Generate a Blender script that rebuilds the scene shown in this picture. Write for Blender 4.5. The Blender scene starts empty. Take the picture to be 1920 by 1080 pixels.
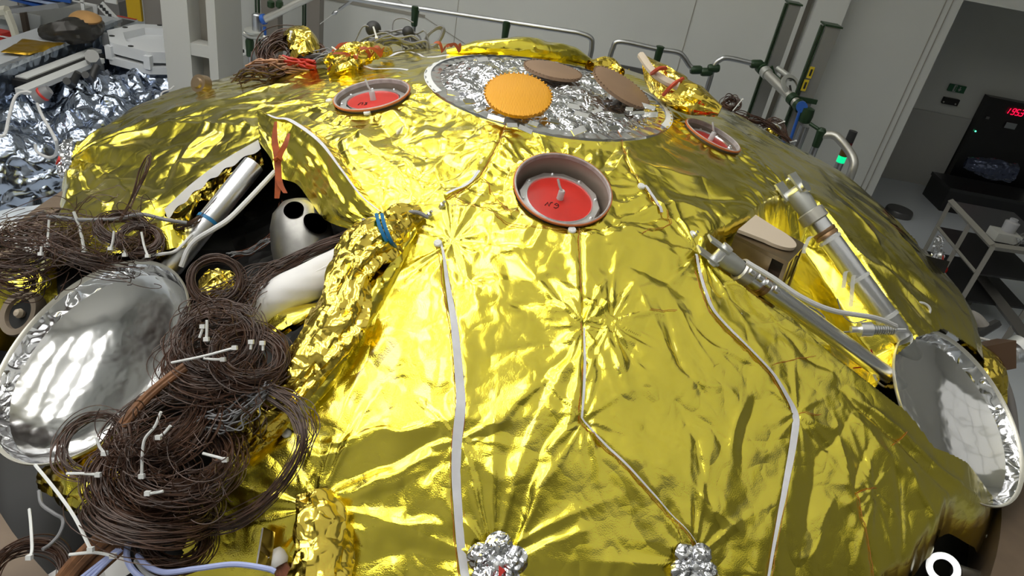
import bpy, bmesh, math, random
import numpy as np
from mathutils import Vector, Matrix

# ------------------------------------------------------------------ camera
FPX = 1325.0                                   # focal length in pixels of a 1920 px wide frame
TH = math.atan(FPX / 2166.0)                   # downward pitch
ROLL = math.atan2(407, 2127)
CAM = np.array([0.0, -2.87, 0.81])             # z = 0 is the level of the silver centre cover
FW = np.array([0.0, math.cos(TH), -math.sin(TH)])
_r0 = np.array([1.0, 0, 0]); _u0 = np.cross(_r0, FW)
RT = math.cos(ROLL) * _r0 + math.sin(ROLL) * _u0
UP = -math.sin(ROLL) * _r0 + math.cos(ROLL) * _u0
scene = bpy.context.scene
col = scene.collection
cd = bpy.data.cameras.new('camera'); cam = bpy.data.objects.new('camera', cd); col.objects.link(cam)
cd.sensor_width = 36.0; cd.lens = FPX / 1920 * 36.0; cd.clip_start = 0.05; cd.clip_end = 60
cam.matrix_world = Matrix(((RT[0], UP[0], -FW[0], CAM[0]), (RT[1], UP[1], -FW[1], CAM[1]), (RT[2], UP[2], -FW[2], CAM[2]), (0, 0, 0, 1)))
scene.camera = cam
scene.view_settings.view_transform = 'Standard'; scene.view_settings.look = 'None'
scene.view_settings.exposure = 0.5; scene.view_settings.gamma = 1.0
world = bpy.data.worlds.new('world'); scene.world = world; world.use_nodes = True
world.node_tree.nodes['Background'].inputs[0].default_value = (0.80, 0.86, 0.90, 1)
world.node_tree.nodes['Background'].inputs[1].default_value = 0.03
FLOOR = -2.0; CEIL = 3.4; BACK = 4.5

# ------------------------------------------------------------------ materials
MATS = {}
def mat(name, color, rough=0.5, metal=0.0, bumps=None, noise=None, emit=None, trans=0, alpha=None, aniso=0, coat=0, spec=None):
    if name in MATS: return MATS[name]
    m = bpy.data.materials.new(name); m.use_nodes = True; nt = m.node_tree; N = nt.nodes; L = nt.links
    b = N['Principled BSDF']
    b.inputs['Base Color'].default_value = (*color, 1); b.inputs['Roughness'].default_value = rough; b.inputs['Metallic'].default_value = metal
    if coat: b.inputs['Coat Weight'].default_value = coat; b.inputs['Coat Roughness'].default_value = 0.1
    if spec is not None: b.inputs['Specular IOR Level'].default_value = spec
    if trans: b.inputs['Transmission Weight'].default_value = trans
    if alpha is not None: b.inputs['Alpha'].default_value = alpha
    if emit: b.inputs['Emission Color'].default_value = (*emit[0], 1); b.inputs['Emission Strength'].default_value = emit[1]
    tc = N.new('ShaderNodeTexCoord')
    if noise:   # (scale, amount) subtle colour variation
        t = N.new('ShaderNodeTexNoise'); t.inputs['Scale'].default_value = noise[0]; t.inputs['Detail'].default_value = 5
        L.new(tc.outputs['Object'], t.inputs['Vector'])
        mx = N.new('ShaderNodeMix'); mx.data_type = 'RGBA'
        c2 = noise[2] if len(noise) > 2 else tuple(max(0, c * (1 - noise[1])) for c in color)
        mx.inputs[6].default_value = (*color, 1); mx.inputs[7].default_value = (*c2, 1)
        mr = N.new('ShaderNodeMapRange'); mr.inputs[1].default_value = 0.38; mr.inputs[2].default_value = 0.62
        L.new(t.outputs['Fac'], mr.inputs[0]); L.new(mr.outputs[0], mx.inputs[0]); L.new(mx.outputs[2], b.inputs['Base Color'])
    prev = None
    for bp in (bumps or []):   # (kind, scale, distance)
        kind, sc, dist = bp[:3]
        if kind == 'vor':
            w = N.new('ShaderNodeTexNoise'); w.inputs['Scale'].default_value = sc * 0.6; w.inputs['Detail'].default_value = 1
            L.new(tc.outputs['Object'], w.inputs['Vector'])
            va = N.new('ShaderNodeVectorMath'); va.operation = 'SCALE'; va.inputs['Scale'].default_value = 1.2 / sc
            L.new(w.outputs['Color'], va.inputs[0])
            ad = N.new('ShaderNodeVectorMath'); ad.operation = 'ADD'; L.new(tc.outputs['Object'], ad.inputs[0]); L.new(va.outputs[0], ad.inputs[1])
            t = N.new('ShaderNodeTexVoronoi'); t.inputs['Scale'].default_value = sc; L.new(ad.outputs[0], t.inputs['Vector']); out = t.outputs['Distance']
        elif kind == 'ridge':
            t = N.new('ShaderNodeTexNoise'); t.noise_type = 'RIDGED_MULTIFRACTAL'; t.normalize = False; t.inputs['Scale'].default_value = sc; t.inputs['Detail'].default_value = bp[3] if len(bp) > 3 else 2
            t.inputs['Distortion'].default_value = 0.4
            L.new(tc.outputs['Object'], t.inputs['Vector']); out = t.outputs['Fac']
        elif kind == 'crease':   # sharp folds along the zero lines of smooth noise
            t = N.new('ShaderNodeTexNoise'); t.inputs['Scale'].default_value = sc; t.inputs['Detail'].default_value = bp[3] if len(bp) > 3 else 1; t.inputs['Roughness'].default_value = .45; t.inputs['Distortion'].default_value = 0.5
            L.new(tc.outputs['Object'], t.inputs['Vector'])
            a1 = N.new('ShaderNodeMath'); a1.operation = 'SUBTRACT'; a1.inputs[1].default_value = .5; L.new(t.outputs['Fac'], a1.inputs[0])
            a2 = N.new('ShaderNodeMath'); a2.operation = 'ABSOLUTE'; L.new(a1.outputs[0], a2.inputs[0]); out = a2.outputs[0]
        elif kind == 'wave':
            t = N.new('ShaderNodeTexWave'); t.inputs['Scale'].default_value = sc; L.new(tc.outputs['Object'], t.inputs['Vector']); out = t.outputs['Fac']
        else:
            t = N.new('ShaderNodeTexNoise'); t.inputs['Scale'].default_value = sc; t.inputs['Detail'].default_value = 3
            L.new(tc.outputs['Object'], t.inputs['Vector']); out = t.outputs['Fac']
        bn = N.new('ShaderNodeBump'); bn.inputs['Strength'].default_value = 1.0; bn.inputs['Distance'].default_value = dist
        L.new(out, bn.inputs['Height'])
        if prev: L.new(prev.outputs[0], bn.inputs['Normal'])
        prev = bn
    if prev: L.new(prev.outputs[0], b.inputs['Normal'])
    MATS[name] = m; return m

GOLDC = (0.97, 0.82, 0.075)
GOLD = mat('gold_foil', GOLDC, 0.165, 1.0, [('crease', 4.5, 0.022, 1), ('crease', 15, 0.0050, 1), ('noise', 300, 0.00045)], coat=0.9)
GOLD2 = mat('gold_foil_crumpled', (0.97, 0.74, 0.12), 0.16, 1.0, [('crease', 9, 0.030, 1), ('crease', 26, 0.008, 0)])
GOLDIN = mat('gold_foil_back', (0.62, 0.42, 0.06), 0.3, 1.0, [('crease', 14, 0.04)])
SILVER = mat('silver_foil', (0.82, 0.83, 0.87), 0.12, 1.0, [('crease', 13, 0.040, 1), ('crease', 44, 0.010, 0)])
SILVERS = mat('silver_foil_smooth', (0.80, 0.81, 0.83), 0.16, 1.0, [('vor', 9, 0.006), ('noise', 60, 0.0006)])
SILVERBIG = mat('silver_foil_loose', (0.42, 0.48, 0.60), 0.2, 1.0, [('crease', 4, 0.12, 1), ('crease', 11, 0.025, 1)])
DISH = mat('polished_dish_foil', (0.88, 0.88, 0.88), 0.13, 1.0, [('noise', 5, 0.008), ('crease', 7, 0.002, 0), ('ridge', 22, 0.00022, 2)])
DISHRIM = mat('dish_rim_foil', (0.88, 0.89, 0.92), 0.14, 1.0, [('crease', 16, 0.022, 1)])
ALU = mat('polished_aluminium', (0.93, 0.94, 0.96), 0.32, 1.0, [('noise', 120, 0.0002)])
ALUMAT = mat('machined_aluminium', (0.70, 0.70, 0.69), 0.38, 1.0, noise=(9, .15))
STEEL = mat('rail_steel', (0.50, 0.51, 0.53), 0.34, 1.0)
CAST = mat('cast_fitting', (0.55, 0.56, 0.53), 0.45, 0.7)
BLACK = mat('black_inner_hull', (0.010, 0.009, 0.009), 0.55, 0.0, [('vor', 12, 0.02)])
DARKG = mat('dark_grey_plastic', (0.03, 0.03, 0.03), 0.5)
RED = mat('red_cover', (0.62, 0.022, 0.012), 0.38, 0, noise=(6, .18))
REDFOIL = mat('red_tape', (0.55, 0.03, 0.02), 0.4)
ORANGE = mat('orange_ribbon', (0.48, 0.09, 0.01), 0.55, 0, noise=(30, .3))
STITCH = mat('orange_stitching', (0.42, 0.14, 0.02), 0.7)
AMBER = mat('amber_kapton_disc', (0.72, 0.33, 0.008), 0.42, 0.25, [('wave', 60, 0.0004)])
BROWNDISC = mat('brown_grey_disc', (0.27, 0.17, 0.10), 0.55, 0.0, noise=(8, .08))
TAPE = mat('white_seam_tape', (0.72, 0.72, 0.76), 0.6, 0, noise=(20, .1))
WHITE = mat('white_paint', (0.78, 0.79, 0.78), 0.45)
WHITECLOTH = mat('white_wrap', (0.80, 0.79, 0.78), 0.7, 0, [('ridge', 9, 0.008, 2)])
CLEAR = mat('translucent_plastic', (0.70, 0.71, 0.70), 0.3, 0, alpha=0.75)
CABLEW = mat('white_cable', (0.62, 0.62, 0.62), 0.5)
CABLEBL = mat('pale_blue_cable', (0.40, 0.46, 0.78), 0.45)
CABLEG = mat('grey_cable', (0.22, 0.22, 0.23), 0.45)
WIRE = mat('brown_wire', (0.085, 0.040, 0.024), 0.42, noise=(14, .5))
WIRER = mat('rust_wire', (0.30, 0.10, 0.05), 0.5, noise=(14, .5))
WIRERED = mat('red_wire', (0.50, 0.03, 0.015), 0.45)
SLEEVE = mat('tan_sleeve', (0.23, 0.10, 0.04), 0.6, 0, noise=(30, .4))
BLUE = mat('blue_tie', (0.01, 0.16, 0.36), 0.45)
BLUEP = mat('blue_plastic', (0.02, 0.10, 0.42), 0.4)
WELL = mat('hatch_well', (0.34, 0.27, 0.22), 0.42, 0.2, noise=(5, .25))
HOLEB = mat('hole_shade_black', (0.0, 0.0, 0.0), 1.0, spec=0.0)
INK = mat('black_ink', (0.01, 0.01, 0.01), 0.6)
TAN = mat('tan_ring', (0.17, 0.12, 0.08), 0.55, 0, noise=(7, .2))
BRONZE = mat('bronze_box', (0.34, 0.26, 0.16), 0.32, 0.85, noise=(10, .25))
CREAM = mat('cream_pad', (0.62, 0.52, 0.40), 0.55)
GREEND = mat('dark_green_clamp', (0.018, 0.045, 0.018), 0.4, 0.2)
WALLM = mat('wall_paint', (0.60, 0.61, 0.585), 0.55, noise=(1.2, .04))
WALLD = mat('wall_paint_beige', (0.30, 0.28, 0.24), 0.6)
FLOORM = mat('floor_vinyl', (0.60, 0.64, 0.68), 0.28)
CEILM = mat('ceiling_panel', (0.78, 0.78, 0.745), 0.7)

# ------------------------------------------------------------------ mesh helpers
class MB:
    def __init__(s): s.v = []; s.f = []
    def add(s, vs, fs):
        o = len(s.v); s.v += [tuple(map(float, p)) for p in vs]; s.f += [tuple(i + o for i in f) for f in fs]; return s
    def box(s, c, size, rot=None):
        c = np.array(c, float); h = np.array(size, float) / 2
        P = np.array([[x, y, z] for x in (-1, 1) for y in (-1, 1) for z in (-1, 1)]) * h
        if rot is not None: P = P @ np.array(rot)     # rows of rot = local axes in world
        P = P + c
        return s.add(P, [(0, 1, 3, 2), (4, 6, 7, 5), (0, 4, 5, 1), (2, 3, 7, 6), (0, 2, 6, 4), (1, 5, 7, 3)])
    def tube(s, pts, r, n=8, caps=True, flat=None):
        P = np.array(pts, float); m = len(P)
        if m < 2: return s
        T = np.gradient(P, axis=0); T /= np.maximum(np.linalg.norm(T, axis=1), 1e-9)[:, None]
        a = np.array([0.12, 0.31, 0.94]);
        if abs(T[0] @ a) > .9: a = np.array([0.94, 0.31, 0.12])
        u = np.cross(T[0], a); u /= np.linalg.norm(u)
        R = np.full(m, r) if np.isscalar(r) else np.array(r, float)
        vs = []
        ang = np.arange(n) * 2 * math.pi / n
        for i in range(m):
            u = u - T[i] * (u @ T[i]); u /= max(np.linalg.norm(u), 1e-9); w = np.cross(T[i], u)
            vs.append(P[i] + R[i] * (np.cos(ang)[:, None] * u + np.sin(ang)[:, None] * w))
        vs = np.concatenate(vs)
        fs = [(i * n + j, i * n + (j + 1) % n, (i + 1) * n + (j + 1) % n, (i + 1) * n + j) for i in range(m - 1) for j in range(n)]
        if caps: fs += [tuple(range(n - 1, -1, -1)), tuple(range((m - 1) * n, m * n))]
        return s.add(vs, fs)
    def lathe(s, prof, o, ax, n=48, caps=False, a0=0, a1=2 * math.pi):
        # prof: list of (radius, height along ax)
        o = np.array(o, float); ax = np.array(ax, float); ax /= np.linalg.norm(ax); u, w = perp(ax)
        full = abs(a1 - a0 - 2 * math.pi) < 1e-6; k = n if full else n + 1
        ang = a0 + np.arange(k) * (a1 - a0) / n
        D = np.cos(ang)[:, None] * u + np.sin(ang)[:, None] * w
        vs = np.concatenate([o + ax * h + D * r for r, h in prof])
        fs = [(i * k + j, i * k + (j + 1) % k, (i + 1) * k + (j + 1) % k, (i + 1) * k + j) for i in range(len(prof) - 1) for j in range(n)]
        if caps: fs += [tuple(range(k - 1, -1, -1)), tuple(range((len(prof) - 1) * k, len(prof) * k))]
        return s.add(vs, fs)
    def grid(s, G):
        G = np.asarray(G, float); a, b = G.shape[:2]
        return s.add(G.reshape(-1, 3), [(i * b + j, i * b + j + 1, (i + 1) * b + j + 1, (i + 1) * b + j) for i in range(a - 1) for j in range(b - 1)])
    def prism(s, poly, n, depth):
        P = np.array(poly, float); n = np.array(n, float) * depth; k = len(P)
        return s.add(np.concatenate([P, P + n]), [tuple(range(k - 1, -1, -1)), tuple(range(k, 2 * k))] + [(i, (i + 1) % k, k + (i + 1) % k, k + i) for i in range(k)])
    def build(s, name, m, parent=None, smooth=True):
        me = bpy.data.meshes.new(name); me.from_pydata(s.v, [], s.f); me.materials.append(m)
        if smooth:
            me.polygons.foreach_set('use_smooth', [True] * len(me.polygons))
            try: me.set_sharp_from_angle(angle=math.radians(40))
            except Exception: pass
        me.update(); o = bpy.data.objects.new(name, me); col.objects.link(o)
        if parent is not None: place(o, parent)
        return o
ORIG = {}
def place(o, parent):
    o.parent = parent
    # vertices were written in world coordinates: cancel the parents' transforms
    o.matrix_parent_inverse = world_of(parent).inverted()
def world_of(p):
    m = p.matrix_parent_inverse @ p.matrix_basis if p.parent else p.matrix_basis.copy()
    return world_of(p.parent) @ m if p.parent else m
def perp(ax):
    a = np.array([0, 0, 1.0]) if abs(ax[2]) < .9 else np.array([1.0, 0, 0])
    u = np.cross(a, ax); u /= np.linalg.norm(u); return u, np.cross(ax, u)
def nrm(v): v = np.array(v, float); return v / np.linalg.norm(v)
def tag(o, label, cat, group=None, kind=None):
    if label: o['label'] = label
    if cat: o['category'] = cat
    if group: o['group'] = group
    if kind: o['kind'] = kind
    return o
def thing(name, loc, label, cat, group=None, kind=None):
    o = bpy.data.objects.new(name, None); o.empty_display_size = 0.05; col.objects.link(o); o.location = tuple(map(float, loc))
    return tag(o, label, cat, group, kind)
def struct(o): o['kind'] = 'structure'; return o

# ------------------------------------------------------------------ rays from the photograph into the place
def ray(px, py):
    d = FW + RT * (px - 960) / FPX - UP * (py - 540) / FPX
    return d
def proj(P):
    v = np.asarray(P, float) - CAM; z = v @ FW
    return 960 + FPX * (v @ RT) / z, 540 - FPX * (v @ UP) / z, z
def aty(px, py, y): d = ray(px, py); return CAM + d * (y - CAM[1]) / d[1]
def atz(px, py, z): d = ray(px, py); return CAM + d * (z - CAM[2]) / d[2]
def atd(px, py, dep): return CAM + ray(px, py) * dep

# ------------------------------------------------------------------ the tent shape of the craft's cover
RS = np.array([0, .5, .7, .9, 1.1, 1.3, 1.5, 1.7, 1.9, 2.05, 2.2])
PROF = {
  0:  [0, 0, -.05, -.10, -.15, -.21, -.28, -.36, -.47, -.60, -.90],
 30:  [0, 0, -.04, -.08, -.13, -.18, -.24, -.31, -.41, -.53, -.80],
 90:  [0, 0, -.02, -.05, -.08, -.12, -.17, -.23, -.30, -.40, -.60],
120:  [0, 0, -.03, -.07, -.11, -.16, -.22, -.29, -.37, -.50, -.70],
150:  [0, 0, -.045, -.10, -.16, -.22, -.29, -.37, -.46, -.58, -.80],
180:  [0, 0, -.05, -.11, -.17, -.24, -.31, -.39, -.48, -.61, -.95],
210:  [0, 0, -.055, -.12, -.20, -.29, -.39, -.50, -.62, -.80, -1.1],
240:  [0, 0, -.06, -.13, -.24, -.36, -.50, -.66, -.84, -1.0, -1.25],
270:  [0, 0, -.06, -.14, -.25, -.38, -.53, -.70, -.90, -1.1, -1.3],
300:  [0, 0, -.06, -.14, -.25, -.37, -.51, -.67, -.86, -1.05, -1.3],
330:  [0, 0, -.06, -.12, -.20, -.30, -.41, -.53, -.68, -.85, -1.15]}
_K = sorted(PROF)
def zf0(x, y):
    r = np.hypot(x, y); a = np.degrees(np.arctan2(y, x)) % 360
    out = np.zeros(np.broadcast(r, a).shape); K = _K + [360]
    for i in range(len(_K)):
        v0 = np.interp(r, RS, PROF[K[i]]); v1 = np.interp(r, RS, PROF[K[i + 1] % 360])
        t = np.clip((a - K[i]) / (K[i + 1] - K[i]), 0, 1); t = t * t * (3 - 2 * t)
        out = np.where((a >= K[i]) & (a < K[i + 1]), v0 * (1 - t) + v1 * t, out)
    return out
def at0(px, py, dz=0.0, f=None):
    f = f or zf0
    d = ray(px, py); lo, hi = 0.3, 9.0
    t = np.linspace(0.3, 7.0, 900); P = CAM + d * t[:, None]
    s = P[:, 2] - (f(P[:, 0], P[:, 1]) + dz)
    s = np.where(np.hypot(P[:, 0], P[:, 1]) > 2.6, 1.0, s)
    i = np.where(s < 0)[0]
    if len(i) == 0: return atz(px, py, -0.5 + dz)
    i = i[0]; k = s[i - 1] / (s[i - 1] - s[i]); return P[i - 1] + (P[i] - P[i - 1]) * k
def inpoly(x, y, poly):
    x = np.asarray(x); y = np.asarray(y); c = np.zeros(x.shape, bool); n = len(poly)
    for i in range(n):
        x0, y0 = poly[i]; x1, y1 = poly[(i + 1) % n]
        if y0 == y1: continue
        m = ((y0 > y) != (y1 > y)) & (x < (x1 - x0) * (y - y0) / (y1 - y0) + x0)
        c ^= m
    return c
def segd(x, y, a, b):
    ax, ay = a[:2]; bx, by = b[:2]; dx, dy = bx - ax, by - ay; L2 = dx * dx + dy * dy + 1e-12
    t = np.clip(((x - ax) * dx + (y - ay) * dy) / L2, 0, 1)
    return np.hypot(x - ax - t * dx, y - ay - t * dy), t, ((x - ax) * dy - (y - ay) * dx)
def lined(x, y, pts):
    d = np.full(np.shape(x), 9.0)
    for a, b in zip(pts[:-1], pts[1:]): d = np.minimum(d, segd(x, y, a, b)[0])
    return d
_rng = np.random.RandomState(7)
_perm = _rng.permutation(4096); _ga = _rng.rand(4096) * 2 * math.pi; _r1 = _rng.rand(4096); _r2 = _rng.rand(4096)
def _h(ix, iy, s): return _perm[(_perm[(ix + s * 131) & 4095] + iy) & 4095]
def pn(x, y, s=0):
    ix = np.floor(x).astype(int); iy = np.floor(y).astype(int); fx = x - ix; fy = y - iy
    u = fx * fx * fx * (fx * (fx * 6 - 15) + 10); v = fy * fy * fy * (fy * (fy * 6 - 15) + 10)
    def g(a, b):
        t = _ga[_h(ix + a, iy + b, s)]; return np.cos(t) * (fx - a) + np.sin(t) * (fy - b)
    return 1.5 * ((g(0, 0) * (1 - u) + g(1, 0) * u) * (1 - v) + (g(0, 1) * (1 - u) + g(1, 1) * u) * v)
def worley(x, y, s=0):
    ix = np.floor(x).astype(int); iy = np.floor(y).astype(int); best = np.full(x.shape, 9.0)
    for a in (-1, 0, 1):
        for b in (-1, 0, 1):
            h = _h(ix + a, iy + b, s); best = np.minimum(best, (ix + a + _r1[h] - x) ** 2 + (iy + b + _r2[h] - y) ** 2)
    return np.sqrt(best)
def facets(x, y, s=0):
    # crumpled sheet: each Voronoi cell is a tilted plane, cells blend by taking the highest plane
    ix = np.floor(x).astype(int); iy = np.floor(y).astype(int); best = np.full(x.shape, -9.0)
    for a in (-1, 0, 1):
        for b in (-1, 0, 1):
            h = _h(ix + a, iy + b, s); dx = x - (ix + a + _r1[h]); dy = y - (iy + b + _r2[h]); t = _ga[h]
            best = np.maximum(best, 0.35 * (np.cos(t) * dx + np.sin(t) * dy) - 0.8 * np.hypot(dx, dy) + .25 * _r1[(h + 77) & 4095])
    return best

# ------------------------------------------------------------------ room shell
def wallbox(name, x0, x1, y0, y1, z0, z1, m):
    return struct(MB().box(((x0 + x1) / 2, (y0 + y1) / 2, (z0 + z1) / 2), (x1 - x0, y1 - y0, z1 - z0)).build(name, m, smooth=False))
XD = aty(1807, 0, BACK)[0]; ZH = aty(1807, 0, BACK)[2]       # jamb and head of the opening into the dim bay
wallbox('floor', -9, 7, -5, 8, FLOOR - .1, FLOOR, FLOORM)
wallbox('ceiling', -9, 7, -5, 8, CEIL, CEIL + .1, CEILM)
wallbox('wall_back', -3.9, XD, BACK, BACK + .15, FLOOR, CEIL, WALLM)
wallbox('wall_back_lintel', XD, 7, BACK, BACK + .15, ZH, CEIL, WALLM)
WDK = mat('unseen_wall_darkened', (.34, .34, .32), .6)  # unseen walls coloured darker to give the foil creases contrast
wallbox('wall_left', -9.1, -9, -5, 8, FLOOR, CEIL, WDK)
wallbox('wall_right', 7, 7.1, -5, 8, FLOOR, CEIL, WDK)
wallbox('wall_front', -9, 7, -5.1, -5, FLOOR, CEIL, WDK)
wallbox('wall_far', -9, -3.8, 7.4, 7.5, FLOOR, CEIL, WALLM)
wallbox('wall_return', -3.9, -3.8, BACK + .15, 7.5, FLOOR, CEIL, WALLM)
YD = 6.2
wallbox('wall_bay_back', XD - .6, 7, YD, YD + .1, FLOOR, CEIL, WALLM)
wallbox('ceiling_bay', XD - .6, 7, BACK + .15, YD, ZH + .6, ZH + .7, CEILM)
wallbox('wall_bay_side', XD - .6, XD - .5, BACK + .15, YD, FLOOR, CEIL, WALLM)

# ceiling fixtures (lamps of the hall, plus dim panels added for foil reflections)
LITM = mat('lamp_diffuser', (1, 1, 1), 0.5, emit=((1.0, 0.985, 0.93), 1.0))
ROWN = {-4.0: 'frontmost', -2.4: 'second front', -.8: 'third front', .8: 'fourth front', -3.2: 'first', -1.6: 'second', -.4: 'middle', 0.0: 'third', 2.4: 'rearmost'}; COLN = {-5.4: 'leftmost', -3.8: 'second', -2.2: 'third', -.6: 'fourth', 1.0: 'added dim reflection panel, fifth', 2.6: 'added dim reflection panel, sixth', 4.2: 'added dim reflection panel, seventh', 5.8: 'added dim reflection panel, rightmost'}
def fixture(x, y, sx, sy, st):
    t = thing('ceiling_light', (x, y, CEIL), 'ceiling light, %s in its row, %s cross row, above the craft' % (COLN[x], ROWN[y]), 'light', 'ceiling lights of the hall')
    fr = MB().box((x, y, CEIL - .03), (sx + .08, sy + .08, .05)).build('frame', WHITE, t, False)
    m = mat('lamp_diffuser_%d' % int(st * 100), (1, 1, 1), 0.5, emit=((1.0, 0.985, 0.94), st))
    MB().box((x, y, CEIL - .065), (sx, sy, .02)).build('diffuser', m, t, False)
for x in (-5.4, -3.8, -2.2, -0.6):
    for y in (-3.2, -1.6, 0.0, 2.4):
        fixture(x, y, .62, 1.15, 6.3)
for x in (1.0, 2.6, 4.2, 5.8):
    for y in (-4.0, -2.4, -.8, .8): fixture(x, y, 1.5, 1.5, .23)  # added dim panels that give the right foil its smooth olive reflection

# ------------------------------------------------------------------ recess and openings of the cover
RECESS = [(1318, 442), (1400, 400), (1475, 352), (1535, 372), (1600, 455), (1668, 560), (1722, 628), (1690, 760), (1600, 690), (1500, 610), (1400, 545), (1338, 490)]
REC = [tuple(at0(*p)[:2]) for p in RECESS]
HOLE = [(486, 262), (312, 386), (296, 455), (200, 478), (-150, 500), (-260, 700), (-200, 1300), (250, 1300), (352, 1000), (372, 925), (425, 850), (520, 705), (560, 640), (608, 560), (650, 492), (742, 452), (770, 420), (700, 392), (636, 318), (596, 262), (545, 226), (512, 222)]
def poly_dist(x, y, poly):
    P = list(poly) + [poly[0]]; return lined(x, y, P)
def recess(x, y):
    ins = inpoly(x, y, REC); d = poly_dist(x, y, REC)
    return -0.15 * np.where(ins, np.clip(d / 0.10, 0, 1), 0) ** 1.0
def L3(pts): return [at0(*p) for p in pts]
SEAM_A = [(952, 225), (935, 270), (900, 328), (870, 352), (838, 372)]
SEAM_B = [(1155, 243), (1175, 300), (1205, 350), (1228, 385), (1243, 403)]
SEAM_C = [(828, 448), (836, 500), (850, 600), (859, 700), (864, 760), (856, 830), (855, 900), (862, 1000), (872, 1085)]
SEAM_D = [(1088, 425), (1093, 520), (1096, 608), (1096, 700), (1090, 782), (1130, 830), (1180, 880), (1240, 945), (1290, 1000), (1350, 1085)]
SEAM_E = [(1306, 474), (1318, 535), (1334, 585), (1385, 640), (1450, 705), (1494, 775), (1484, 850), (1468, 930), (1452, 1010), (1440, 1085)]
SEAM_F = [(1608, 925), (1618, 980), (1630, 1030), (1640, 1085)]
SEAM_G = [(560, 290), (600, 250), (640, 205)]
W_SEAMS = [np.array(L3(s)) for s in (SEAM_A, SEAM_B, SEAM_C, SEAM_D, SEAM_E, SEAM_F)]
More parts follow.
